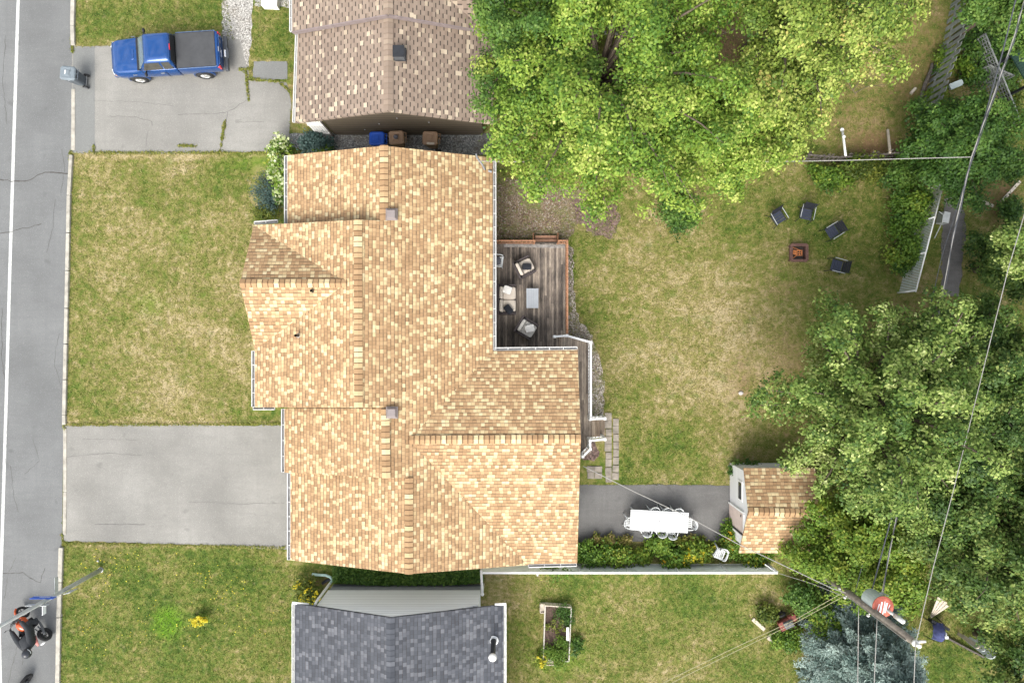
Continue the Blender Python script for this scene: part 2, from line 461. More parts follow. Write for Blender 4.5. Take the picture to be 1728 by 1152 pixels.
asphalt('patio_asphalt', (0.15, 0.147, 0.142), (0.24, 0.232, 0.22), var=0.3)
asphalt('lane_asphalt', (0.155, 0.148, 0.14), (0.34, 0.33, 0.31), var=0.5)
simple('tar', (0.075, 0.07, 0.065), 0.9)
simple('seam', (0.14, 0.135, 0.125), 0.95)
simple('white_line', (0.47, 0.48, 0.46), 0.7, var=0.25, scale=5)
simple('concrete', (0.36, 0.34, 0.29), 0.9, var=0.3, scale=3)
simple('pale_concrete', (0.24, 0.26, 0.27), 0.9, var=0.12, scale=4)
simple('white_vinyl', (0.80, 0.80, 0.78), 0.45, var=0.03)
simple('white_plastic', (0.62, 0.635, 0.63), 0.35, var=0.03, scale=12)
simple('white_paint', (0.80, 0.79, 0.76), 0.6, var=0.06)
simple('gutter_white', (0.58, 0.58, 0.56), 0.5, var=0.08)
simple('gutter_inside', (0.20, 0.20, 0.20), 0.7, var=0.3)
simple('fence_panel', (0.80, 0.85, 0.80), 0.5, var=0.10, scale=2)
simple('rail_wood', (0.30, 0.15, 0.082), 0.75, var=0.25)
simple('step_wood', (0.36, 0.20, 0.13), 0.85, var=0.3)
simple('grey_wood', (0.22, 0.205, 0.19), 0.9, var=0.45, scale=9)
simple('slat_wood', (0.20, 0.215, 0.205), 0.9, var=0.35, scale=5)
simple('old_wood', (0.105, 0.092, 0.08), 0.95, var=0.5, scale=12)
simple('pale_wood', (0.50, 0.44, 0.36), 0.85, var=0.2, scale=8)
simple('pole_wood', (0.23, 0.20, 0.165), 0.9, var=0.4, scale=7)
simple('bark', (0.12, 0.095, 0.07), 0.95, var=0.4, scale=12)
simple('dead_bark', (0.36, 0.34, 0.31), 0.95, var=0.3, scale=12)
simple('galv', (0.42, 0.43, 0.43), 0.45, metal=0.6, var=0.15)
simple('grey_metal', (0.46, 0.48, 0.48), 0.5, metal=0.2, var=0.12)
simple('cable_light', (0.29, 0.28, 0.26), 0.7, var=0.1)
simple('cable_yellow', (0.34, 0.325, 0.19), 0.7, var=0.1)
simple('cable_dark', (0.07, 0.075, 0.085), 0.6, var=0.1)
simple('vent_mauve', (0.215, 0.185, 0.178), 0.6, var=0.06)
simple('black_metal', (0.022, 0.024, 0.028), 0.45, var=0.2)
simple('dark_glass', (0.02, 0.022, 0.022), 0.08, spec=0.6, var=0.1)
simple('glass_brown', (0.062, 0.06, 0.05), 0.12, spec=0.6, var=0.2)
simple('screen_glass', (0.16, 0.20, 0.19), 0.1, spec=0.7, var=0.15)
simple('truck_blue', (0.003, 0.055, 0.215), 0.16, metal=0.3, var=0.06, coat=1.0, spec=0.5)
simple('bed_cover', (0.055, 0.057, 0.06), 0.75, var=0.15, scale=3)
simple('tyre', (0.03, 0.03, 0.03), 0.9, var=0.2)
simple('alloy', (0.62, 0.62, 0.60), 0.3, metal=0.7, var=0.05)
simple('chrome', (0.75, 0.75, 0.75), 0.15, metal=0.9, var=0.02)
simple('bumper_dark', (0.06, 0.066, 0.075), 0.5, var=0.15)
simple('tail_red', (0.55, 0.03, 0.045), 0.2, var=0.1, coat=0.6)
simple('amber', (0.62, 0.34, 0.12), 0.2, var=0.05)
simple('plate', (0.80, 0.80, 0.80), 0.4, var=0.02)
simple('plate_ink', (0.04, 0.12, 0.32), 0.5, var=0.02)
simple('bin_grey', (0.085, 0.10, 0.115), 0.5, var=0.1)
simple('bin_lid_grey', (0.16, 0.19, 0.21), 0.45, var=0.1)
simple('bin_blue', (0.015, 0.075, 0.40), 0.4, var=0.08)
simple('bin_brown', (0.27, 0.175, 0.11), 0.5, var=0.08)
simple('knob_dark', (0.10, 0.10, 0.115), 0.5, var=0.1)
simple('sofa_frame', (0.055, 0.045, 0.045), 0.8, var=0.3, scale=30)
simple('cushion_beige', (0.52, 0.46, 0.39), 0.9, var=0.05)
simple('cushion_grey', (0.48, 0.46, 0.42), 0.9, var=0.05)
simple('pillow_white', (0.66, 0.64, 0.60), 0.9, var=0.05)
simple('pillow_black', (0.018, 0.02, 0.026), 0.9, var=0.2)
simple('table_grey', (0.30, 0.32, 0.345), 0.6, var=0.06)
simple('sling_black', (0.018, 0.02, 0.027), 0.8, var=0.15)
simple('sling_navy', (0.038, 0.045, 0.068), 0.8, var=0.15)
simple('rust', (0.115, 0.062, 0.05), 0.85, var=0.45, scale=14)
simple('rust_bright', (0.42, 0.15, 0.05), 0.8, var=0.35, scale=14)
simple('ash', (0.06, 0.05, 0.045), 0.95, var=0.5, scale=20)
simple('soil', (0.085, 0.058, 0.045), 0.98, var=0.5, scale=12)
simple('moto_orange', (0.52, 0.085, 0.02), 0.25, coat=0.7, var=0.06)
simple('moto_black', (0.018, 0.018, 0.02), 0.4, var=0.2)
simple('moto_grey', (0.12, 0.125, 0.13), 0.5, var=0.15)
simple('jacket', (0.040, 0.043, 0.047), 0.75, var=0.25, scale=14)
simple('helmet', (0.03, 0.033, 0.04), 0.35, coat=0.3, var=0.1)
simple('glove', (0.03, 0.03, 0.032), 0.8, var=0.2)
simple('skin', (0.45, 0.27, 0.19), 0.6, var=0.08)
simple('sign_blue', (0.02, 0.095, 0.50), 0.4, var=0.05)
simple('sign_white', (0.75, 0.77, 0.78), 0.45, var=0.03)
simple('lid_red', (0.46, 0.125, 0.085), 0.7, var=0.2, scale=4)
simple('tank_grey', (0.50, 0.57, 0.57), 0.4, var=0.08)
simple('porcelain', (0.72, 0.71, 0.68), 0.25, var=0.04)
simple('door_pink', (0.60, 0.49, 0.43), 0.7, var=0.1)
simple('green_metal', (0.014, 0.038, 0.028), 0.6, var=0.2)
simple('canopy_violet', (0.045, 0.055, 0.14), 0.85, var=0.4, scale=7)
simple('tarp_grey', (0.52, 0.57, 0.57), 0.6, var=0.12)
simple('pipe_green', (0.36, 0.50, 0.46), 0.5, var=0.1)
simple('stone', (0.40, 0.37, 0.35), 0.95, var=0.25)
simple('paver', (0.25, 0.222, 0.185), 0.95, var=0.35, scale=3)
simple('mach_red', (0.20, 0.06, 0.048), 0.6, var=0.4, scale=12)
simple('conduit', (0.22, 0.23, 0.24), 0.5, var=0.1)
simple('hub_pink', (0.52, 0.20, 0.18), 0.5, var=0.2)

def gravel(key, stops, sc, bumpk=0.6, grassy=False):
    t = NT(key); P = t.pos()
    c = t.white(t.sep(t.voro(P, sc, out='Position'))[0], t.sep(t.voro(P, sc, out='Position'))[1])
    d = t.voro(P, sc, out='Distance')
    k = t.ramp(c, stops)
    k = t.mix(t.ramp(d, [(0.45, (0, 0, 0)), (0.9, (0.75,) * 3)]), k, (0.05, 0.042, 0.035))
    k = t.mix(t.ramp(t.noise(P, 1.1, 4), [(0.5, (0, 0, 0)), (0.75, (0.6,) * 3)]), k, (0.17, 0.135, 0.09))
    if grassy:
        gn = t.noise(P, 0.9, 5, 0.7); k = t.mix(t.ramp(gn, [(0.50, (0, 0, 0)), (0.64, (0.8,) * 3)]), k, t.ramp(t.noise(P, 18, 3), [(0.35, (0.07, 0.12, 0.02)), (0.65, (0.20, 0.17, 0.07))]))
    t.bump(t.math('SUBTRACT', 1.0, d), bumpk, 0.03)
    M[key] = t.base(k, 0.95)
gravel('earth_stone', [(0.0, (0.130, 0.085, 0.055)), (0.4, (0.21, 0.15, 0.10)), (0.8, (0.24, 0.19, 0.14)), (1, (0.40, 0.35, 0.29))], 19, 0.5, True)
gravel('river_stone', [(0.0, (0.20, 0.155, 0.125)), (0.4, (0.33, 0.28, 0.235)), (0.75, (0.46, 0.41, 0.36)), (1, (0.60, 0.56, 0.50))], 21, 0.5, True)
gravel('grey_gravel', [(0.0, (0.13, 0.135, 0.135)), (0.5, (0.21, 0.22, 0.215)), (1, (0.38, 0.38, 0.36))], 18)
gravel('pale_gravel', [(0.0, (0.26, 0.25, 0.23)), (0.5, (0.37, 0.36, 0.33)), (1, (0.55, 0.53, 0.49))], 20)
gravel('bark_mulch', [(0.0, (0.10, 0.065, 0.055)), (0.5, (0.17, 0.11, 0.095)), (1, (0.25, 0.18, 0.155))], 14)

# lawn: green / straw / bare earth, steered by two attributes of the ground sheet
t = NT('lawn'); P = t.pos()
dry = t.attr('dry'); earth = t.attr('earth'); lush = t.attr('lush')
n1 = t.noise(P, 0.55, 5, 0.6); n2 = t.noise(P, 3.2, 5, 0.68); n3 = t.noise(P, 26, 3, 0.7); n4 = t.noise(t.scale(P, 1.0, 0.55), 60, 2, 0.6)
f = t.math('ADD', dry, t.math('MULTIPLY', t.math('SUBTRACT', n1, 0.5), 1.3))
f = t.math('ADD', f, t.math('MULTIPLY', t.math('SUBTRACT', n2, 0.5), 2.0))
f = t.math('ADD', f, t.math('MULTIPLY', t.math('SUBTRACT', n3, 0.5), 1.15), clamp=True)
k = t.ramp(f, [(0.0, (0.050, 0.096, 0.011)), (0.22, (0.098, 0.148, 0.020)), (0.45, (0.178, 0.192, 0.042)), (0.65, (0.250, 0.224, 0.075)), (0.85, (0.35, 0.287, 0.132)), (1.0, (0.45, 0.365, 0.21))])
n5 = t.noise(t.scale(P, 1, 1.3), 1.15, 4, 0.6)
k = t.mix(t.ramp(n5, [(0.56, (0, 0, 0)), (0.68, (0.6,) * 3)]), k, (0.092, 0.158, 0.015))
k = t.mix(t.ramp(t.noise(P, 2.3, 3, 0.6), [(0.58, (0, 0, 0)), (0.74, (0.45,) * 3)]), k, (0.34, 0.275, 0.14))
k = t.mix(lush, k, (0.125, 0.275, 0.010))
e = t.math('ADD', earth, t.math('MULTIPLY', t.math('SUBTRACT', n2, 0.5), 0.9))
e = t.math('ADD', e, t.math('MULTIPLY', t.math('SUBTRACT', n3, 0.5), 0.5))
e = t.ramp(e, [(0.35, (0, 0, 0)), (0.8, (1, 1, 1))])
k = t.mix(e, k, t.ramp(n2, [(0.3, (0.155, 0.095, 0.045)), (0.7, (0.26, 0.165, 0.085))]))
k = t.mix(t.ramp(n4, [(0.30, (0.40,) * 3), (0.58, (0, 0, 0))]), k, (0.035, 0.045, 0.012))
t.bump(t.math('ADD', n4, n3), 0.7, 0.04)
M['lawn'] = t.base(k, 0.95)
leafmat('grass_blade', [(0, (0.060, 0.115, 0.012)), (0.4, (0.140, 0.188, 0.030)), (0.7, (0.28, 0.265, 0.075)), (1, (0.44, 0.36, 0.18))], 0.25)

def planks(key, pitch, stops, ax=0, gap=0.07):
    t = NT(key); P = t.pos(); s = t.sep(P)
    u = t.math('DIVIDE', s[ax], pitch); i = t.math('FLOOR', u); fx = t.math('FRACT', u)
    L = t.math('FLOOR', t.math('ADD', t.math('DIVIDE', s[1 - ax], 3.0), t.math('MULTIPLY', t.white(i), 9)))
    st = t.noise(t.scale(P, *((9, 0.8) if ax == 0 else (0.8, 9))), 2.2, 6, 0.75)
    fine = t.noise(t.scale(P, *((30, 2.5) if ax == 0 else (2.5, 30))), 2.0, 3, 0.7)
    big = t.noise(P, 0.7, 3)
    f = t.math('ADD', t.math('MULTIPLY', t.white(i, L), 0.35), t.math('MULTIPLY', st, 0.75))
    f = t.math('ADD', f, t.math('MULTIPLY', t.math('SUBTRACT', big, 0.5), 0.9))
    f = t.math('ADD', f, t.math('MULTIPLY', t.math('SUBTRACT', fine, 0.5), 0.7), clamp=True)
    k = t.ramp(f, stops)
    g = t.math('LESS_THAN', fx, gap)
    k = t.mix(t.math('MULTIPLY', g, 0.85), k, (0.012, 0.01, 0.009))
    t.bump(t.math('SUBTRACT', st, g), 0.4, 0.015)
    M[key] = t.base(k, 0.9)
planks('deck_boards', 0.105, [(0.15, (0.028, 0.025, 0.024)), (0.4, (0.085, 0.072, 0.062)), (0.6, (0.17, 0.14, 0.115)), (0.8, (0.30, 0.25, 0.20)), (1, (0.42, 0.36, 0.29))])
planks('step_boards', 0.20, [(0.2, (0.10, 0.075, 0.055)), (0.5, (0.24, 0.185, 0.135)), (0.8, (0.38, 0.31, 0.24))], gap=0.06)

def siding(key, col, pitch, dark, stops=None, rough=0.6):
    t = NT(key); P = t.pos(); s = t.sep(P)
    f = t.math('FRACT', t.math('DIVIDE', s[2], pitch)); i = t.math('FLOOR', t.math('DIVIDE', s[2], pitch))
    n = t.noise(t.scale(P, 0.5, 0.5, 4), 1.5, 4)
    k = t.mix(t.math('MULTIPLY', t.white(i), 0.25), col, tuple(c * 0.75 for c in col))
    k = t.mix(t.math('MULTIPLY', n, 0.3), k, tuple(c * 0.7 for c in col))
    k = t.mix(t.math('LESS_THAN', f, 0.14), k, tuple(c * dark for c in col))
    t.bump(f, 0.5, 0.02)
    M[key] = t.base(k, rough)
siding('white_siding', (0.86, 0.89, 0.90), 0.19, 0.55)
siding('brown_siding', (0.115, 0.092, 0.065), 0.30, 0.5, rough=0.75)
siding('cream_siding', (0.70, 0.68, 0.62), 0.15, 0.6)
siding('shed_siding', (0.80, 0.80, 0.79), 0.2, 0.8)

leafmat('maple_leaf', [(0, (0.028, 0.080, 0.011)), (0.3, (0.070, 0.152, 0.018)), (0.55, (0.155, 0.262, 0.030)), (0.8, (0.300, 0.400, 0.062)), (1, (0.48, 0.54, 0.14))], 0.27)
leafmat('yellow_leaf', [(0, (0.036, 0.085, 0.012)), (0.35, (0.108, 0.182, 0.024)), (0.65, (0.25, 0.33, 0.055)), (0.92, (0.46, 0.50, 0.13)), (1, (0.48, 0.40, 0.12))], 0.27)
leafmat('deep_leaf', [(0, (0.020, 0.060, 0.012)), (0.4, (0.05, 0.118, 0.018)), (0.7, (0.10, 0.19, 0.030)), (1, (0.19, 0.29, 0.06))], 0.27)
leafmat('silver_leaf', [(0, (0.026, 0.068, 0.012)), (0.35, (0.078, 0.148, 0.024)), (0.6, (0.175, 0.255, 0.050)), (0.85, (0.34, 0.42, 0.115)), (1, (0.50, 0.56, 0.23))], 0.27)
leafmat('dark_leaf', [(0, (0.018, 0.048, 0.009)), (0.4, (0.046, 0.100, 0.017)), (0.7, (0.105, 0.175, 0.032)), (1, (0.28, 0.34, 0.09))], 0.27)
leafmat('spruce_needle', [(0, (0.070, 0.122, 0.108)), (0.5, (0.145, 0.212, 0.185)), (1, (0.33, 0.42, 0.375))], 0.15)
leafmat('bright_leaf', [(0, (0.04, 0.10, 0.012)), (0.5, (0.13, 0.23, 0.025)), (1, (0.32, 0.36, 0.05))], 0.27)
leafmat('blue_leaf', [(0, (0.02, 0.045, 0.04)), (0.5, (0.045, 0.085, 0.075)), (1, (0.10, 0.16, 0.14))], 0.2)
leafmat('weed_leaf', [(0, (0.05, 0.085, 0.012)), (0.4, (0.13, 0.17, 0.025)), (0.7, (0.27, 0.29, 0.05)), (1, (0.34, 0.27, 0.11))], 0.35)
leafmat('hydrangea_flower', [(0, (0.30, 0.40, 0.12)), (0.5, (0.50, 0.57, 0.27)), (1, (0.70, 0.72, 0.50))], 0.3)
leafmat('yellow_flower', [(0, (0.55, 0.42, 0.015)), (0.6, (0.70, 0.60, 0.03)), (1, (0.75, 0.68, 0.10))], 0.3)
leafmat('orange_flower', [(0, (0.60, 0.28, 0.01)), (1, (0.75, 0.50, 0.03))], 0.3)

# ------------------------------------------------------------------ ground
def pip(px, py, poly):
    x = np.asarray(px); y = np.asarray(py); ins = np.zeros(x.shape, bool); n = len(poly)
    for i in range(n):
        x1, y1 = poly[i]; x2, y2 = poly[(i + 1) % n]
        c = ((y1 > y) != (y2 > y)) & (x < (x2 - x1) * (y - y1) / ((y2 - y1) or 1e-9) + x1)
        ins ^= c
    return ins
def blob(X, Y, cx, cy, rx, ry, soft=0.5):
    d = np.sqrt(((X - cx) / rx) ** 2 + ((Y - cy) / ry) ** 2)
    return np.clip((1 + soft - d) / (2 * soft), 0, 1)
def fields(px, py):
    """dryness, bare earth and lush clover over the ground, in photo pixels"""
    X = np.asarray(px, float); Y = np.asarray(py, float)
    dry = np.full(X.shape, 0.45)
    dry += 0.13 * np.sin(X / 47.0 + 1.7 * np.sin(Y / 61.0)) * np.sin(Y / 39.0 + 1.3 * np.sin(X / 83.0))
    dry += 0.19 * blob(X, Y, 270, 500, 190, 170) + 0.10 * blob(X, Y, 330, 640, 120, 80) + 0.14 * blob(X, Y, 260, 280, 150, 30)
    dry -= 0.16 * blob(X, Y, 430, 290, 90, 45) - 0.04
    dry -= 0.16 * blob(X, Y, 320, 1030, 260, 140) 
    dry -= 0.08 * blob(X, Y, 300, 40, 90, 40); dry -= 0.10 * blob(X, Y, 455, 60, 40, 50)
    dry += 0.22 * blob(X, Y, 1160, 560, 190, 200) + 0.12 * blob(X, Y, 1260, 620, 80, 110)
    dry -= 0.10 * blob(X, Y, 1080, 760, 120, 60) + 0.12 * blob(X, Y, 1000, 490, 30, 110)
    dry -= 0.10 * blob(X, Y, 1340, 390, 110, 70)
    dry -= 0.06 * blob(X, Y, 1090, 1040, 230, 110) - 0.16 * blob(X, Y, 870, 1060, 60, 120)
    dry -= 0.28 * blob(X, Y, 1630, 1110, 70, 60)
    dry += 0.25 * blob(X, Y, 300, 262, 200, 9, 0.6) + 0.25 * blob(X, Y, 290, 714, 200, 7, 0.6) + 0.3 * blob(X, Y, 290, 920, 190, 6, 0.6) + 0.22 * blob(X, Y, 180, 76, 70, 7, .6) + .2 * blob(X, Y, 450, 102, 50, 6, .6)
    earth = np.zeros(X.shape)
    earth += 0.50 * blob(X, Y, 1440, 190, 110, 90) + 0.52 * blob(X, Y, 1560, 70, 60, 110) + 0.8 * blob(X, Y, 1180, 80, 130, 110)
    earth += 0.5 * blob(X, Y, 1330, 650, 60, 120) + 0.45 * blob(X, Y, 1240, 640, 30, 60) + 0.35 * blob(X, Y, 1320, 480, 70, 30)
    earth += 0.9 * blob(X, Y, 1560, 700, 150, 200) + 0.7 * blob(X, Y, 1690, 330, 40, 60) + 0.7 * blob(X, Y, 900, 340, 80, 60) + 0.5 * blob(X, Y, 500, 150, 14, 90)
    earth += 0.5 * blob(X, Y, 1390, 1090, 30, 60) + 0.5 * blob(X, Y, 1490, 270, 60, 40) + 0.55 * blob(X, Y, 545, 985, 25, 18)
    earth += 0.4 * blob(X, Y, 130, 500, 8, 300) * 0 + 0.35 * blob(X, Y, 1650, 1120, 40, 30)
    lush = 0.75 * blob(X, Y, 284, 1050, 26, 26, 0.35) + 0.35 * blob(X, Y, 150, 1030, 30, 30) * 0 + 0.3 * blob(X, Y, 250, 515, 20, 18) + 0.25 * blob(X, Y, 310, 405, 16, 14) + 0.3 * blob(X, Y, 965, 430, 10, 40)
    lush += 0.35 * blob(X, Y, 940, 1110, 50, 25) + 0.3 * blob(X, Y, 1000, 700, 25, 40) * 0 + 0.3 * blob(X, Y, 430, 275, 60, 12)
    return np.clip(dry, 0, 1), np.clip(earth, 0, 1), np.clip(lush, 0, 1)
xs = np.concatenate(([-400, -150, -70, -40], np.arange(-28, 28.01, 0.22), [40, 70, 150, 400]))
ys = np.concatenate(([-400, -150, -70, -32], np.arange(-20, 20.01, 0.22), [32, 70, 150, 400]))
gx, gy = np.meshgrid(xs, ys); nx, ny = len(xs), len(ys)
rgz = np.random.default_rng(5)
gz = rgz.uniform(-0.012, 0.0, gx.shape)
co = np.stack((gx, gy, gz), -1).reshape(-1, 3)
idx = np.arange(nx * ny).reshape(ny, nx)
q = np.stack((idx[:-1, :-1], idx[:-1, 1:], idx[1:, 1:], idx[1:, :-1]), -1).reshape(-1, 4)
me = bpy.data.meshes.new('ground'); me.from_pydata(co.tolist(), [], q.tolist()); me.materials.append(M['lawn'])
PXg = 864 + co[:, 0] * F / H; PYg = 576 - co[:, 1] * F / H
for nm, arr in zip(('dry', 'earth', 'lush'), fields(PXg, PYg)):
    at = me.attributes.new(nm, 'FLOAT', 'POINT'); at.data.foreach_set('value', arr.astype(np.float32))
go = bpy.data.objects.new('ground', me); C.objects.link(go); go['kind'] = 'structure'

# road, kerb, drives ------------------------------------------------------------
ROAD = [(-900, -400), (126, -400), (124, 0), (122, 150), (121, 255), (117, 330), (111, 560), (107, 720), (105, 900), (97, 1152), (88, 1500), (-900, 1500)]
r_ = MB(); sheet(r_, ROAD, 0.004)
LINE = [(37, -200), (31, 0), (24, 220), (17, 450), (10, 700), (4, 900), (-1, 1060), (1, 1152), (-6, 1400)]
for i in range(len(LINE) - 1): strip(r_, LINE[i:i + 2], 0.145, 0.0085, mi=1)
strip(r_, [(0, 303), (20, 306), (45, 306), (70, 293), (90, 290), (118, 293)], 0.045, 0.0085, 3, 1.2, mi=2)
strip(r_, [(0, 395), (18, 391), (46, 384), (70, 378)], 0.03, 0.0085, 4, 1.2, mi=2)
strip(r_, [(5, 966), (38, 966), (50, 974), (68, 982)], 0.03, 0.0085, 5, 1.2, mi=2)
strip(r_, [(68, 982), (76, 958)], 0.025, 0.0085, 6, 1.2, mi=2)
strip(r_, [(4, 520), (3, 600), (8, 640)], 0.025, 0.0085, 7, 1.0, mi=2)
strip(r_, [(10, 60), (5, 140), (12, 210)], 0.02, 0.0085, 8, 1.0, mi=2)
rgr = random.Random(8)
for i in range(9):
    x0, y0 = rgr.uniform(8, 105), rgr.uniform(20, 1130); strip(r_, [(x0, y0), (x0 + rgr.uniform(-14, 14), y0 + rgr.uniform(15, 50)), (x0 + rgr.uniform(-20, 20), y0 + rgr.uniform(55, 100))], .014, .0085, 40 + i, 1.0, mi=2)
for i in range(5):
    x0, y0 = rgr.uniform(96, 112), rgr.uniform(280, 1000); x1 = 121 - (y0 - 255) * .019 if y0 > 255 else 121
    sheet(r_, jitter([(x1 - rgr.uniform(7, 12), y0), (x1 - 2, y0 - 12), (x1 - 2, y0 + rgr.uniform(40, 90)), (x1 - rgr.uniform(5, 9), y0 + 40)], 6, 1.4, 60 + i), .0062 + .0004 * i, mi=3)
structure('road', r_, ['road_asphalt', 'white_line', 'tar', 'road_patch'])
d_ = MB()
sheet(d_, jitter([(121, 79), (160, 78), (191, 79), (300, 84), (376, 70), (404, 66), (420, 125), (418, 136), (483, 139), (492, 178), (486, 256), (300, 259), (160, 259), (120, 258)], 9, 1.3, 1), 0.008)
sheet(d_, jitter([(124, 82), (160, 80), (160, 257), (123, 256)], 30, 0.4, 2), 0.0125, mi=1)
sheet(d_, jitter([(428, 104), (485, 104), (485, 134), (426, 136)], 8, 1.0, 3), 0.008, mi=1)
for pts, w in (([(180, 196), (230, 198), (256, 205)], .02), ([(256, 205), (257, 212)], .03), ([(300, 193), (380, 191), (400, 180), (415, 170)], .025), ([(384, 190), (380, 215), (371, 258)], .03), ([(400, 206), (445, 206)], .02), ([(250, 218), (247, 246)], .025), ([(160, 170), (230, 172), (300, 180)], .015)):
    strip(d_, pts, w, 0.0125, int(w * 999), 1.0, mi=2)
structure('driveway_neighbour', d_, ['drive_asphalt', 'drive_patch', 'seam'])
d_ = MB()
sheet(d_, jitter([(107, 719), (250, 716), (400, 718), (486, 716), (500, 716), (500, 926), (430, 924), (330, 919), (240, 916), (108, 912)], 8, 1.3, 4), 0.008)
for pts, w in (([(160, 883), (220, 884), (245, 884)], .03), ([(110, 770), (180, 764), (240, 768)], .018), ([(320, 846), (400, 850), (480, 848)], .015), ([(140, 740), (230, 742)], .015)):
    strip(d_, pts, w, 0.0125, int(w * 999) + 7, 1.0, mi=2)
structure('driveway', d_, ['drive_asphalt', 'drive_patch', 'seam'])
# kerb: full height along lawns, flush along the drives
def kerb_run(mb, pts, w, h):
    V = [W(*p) for p in pts]
    for i in range(len(V) - 1):
        L = (V[i + 1] - V[i]).length; k = max(1, int(L / 1.6))
        for j in range(k):
            a = V[i].lerp(V[i + 1], j / k + 0.004); b = V[i].lerp(V[i + 1], (j + 1) / k - 0.004)
            mb.bar(a + Vector((0, 0, h / 2 - 0.05)), b + Vector((0, 0, h / 2 - 0.05)), w, h + 0.1)
kb = MB()
kerb_run(kb, [(126, -300), (125, 0), (124, 45), (125, 78)], 0.18, 0.12)
kerb_run(kb, [(124, 150), (124, 254)], 0.17, 0.035)
kerb_run(kb, [(122, 262), (118, 330), (114, 520), (110, 700), (110, 716)], 0.16, 0.12)
kerb_run(kb, [(110, 722), (110, 830), (109, 902)], 0.16, 0.035)
kerb_run(kb, [(105, 922), (101, 1040), (99, 1152), (90, 1400)], 0.19, 0.12)
structure('kerb', kb, 'concrete', bevel=0.02)
# paths and beds
g_ = MB()
sheet(g_, jitter([(374, 0), (376, -60), (432, -60), (427, 10), (424, 60), (420, 125), (404, 120), (376, 80)], 8, 2, 5), 0.006)
sheet(g_, jitter([(430, 10), (432, -60), (500, -60), (496, 14)], 8, 2, 6), 0.0062)
structure('gravel_path', g_, 'pale_gravel')
g_ = MB()
sheet(g_, jitter([(486, 226), (560, 224), (830, 224), (835, 262), (640, 262), (560, 262), (490, 250)], 10, 1.5, 7), 0.007)
structure('gravel_strip', g_, 'grey_gravel')
g_ = MB()
sheet(g_, jitter([(825, 300), (900, 305), (985, 318), (1000, 335), (980, 372), (960, 400), (958, 408), (825, 410)], 9, 4, 8), 0.006, mi=1)
sheet(g_, jitter([(950, 400), (968, 420), (968, 480), (976, 540), (1000, 566), (1016, 620), (1020, 660), (1018, 702), (985, 704), (985, 575), (950, 560)], 7, 2.5, 9), 0.0065)
structure('stone_bed', g_, ['river_stone', 'earth_stone'])
g_ = MB()
sheet(g_, jitter([(965, 338), (1010, 328), (1040, 345), (1046, 372), (1035, 402), (1000, 398), (972, 372)], 6, 4, 10), 0.011)
sheet(g_, jitter([(983, 742), (1004, 744), (1012, 762), (1002, 778), (983, 776)], 5, 2, 11), 0.011)
structure('mulch_bed', g_, 'bark_mulch')
g_ = MB()
sheet(g_, jitter([(976, 818), (1100, 817), (1234, 819), (1236, 912), (1100, 912), (976, 914)], 12, 1.0, 12), 0.008)
structure('patio', g_, 'patio_asphalt')
g_ = MB()
sheet(g_, jitter([(1596, 330), (1622, 326), (1630, 380), (1624, 440), (1618, 500), (1590, 500), (1588, 420), (1592, 370)], 8, 2.5, 13), 0.008)
structure('lane', g_, 'lane_asphalt')
rgp = random.Random(4); pv = MB()
for (x0, y0, nc, nr, sx, sy) in ((1021, 697, 1, 9, 12, 13), (1034, 706, 1, 8, 11, 13), (990, 786, 2, 2, 13.5, 11)):
    for i in range(nc):
        for j in range(nr):
            a = W(x0 + i * sx + rgp.uniform(-1.2, 1.2), y0 + j * sy + rgp.uniform(-.8, .8)); b = W(x0 + (i + 0.92) * sx, y0 + (j + 0.93) * sy)
            c = (a + b) / 2; pv.box((c.x, c.y, 0.012), (abs(b.x - a.x), abs(b.y - a.y), 0.06), Matrix.Rotation(rgp.uniform(-.04, .04), 3, 'Z'))
structure('paver_path', pv, 'paver', bevel=0.012)

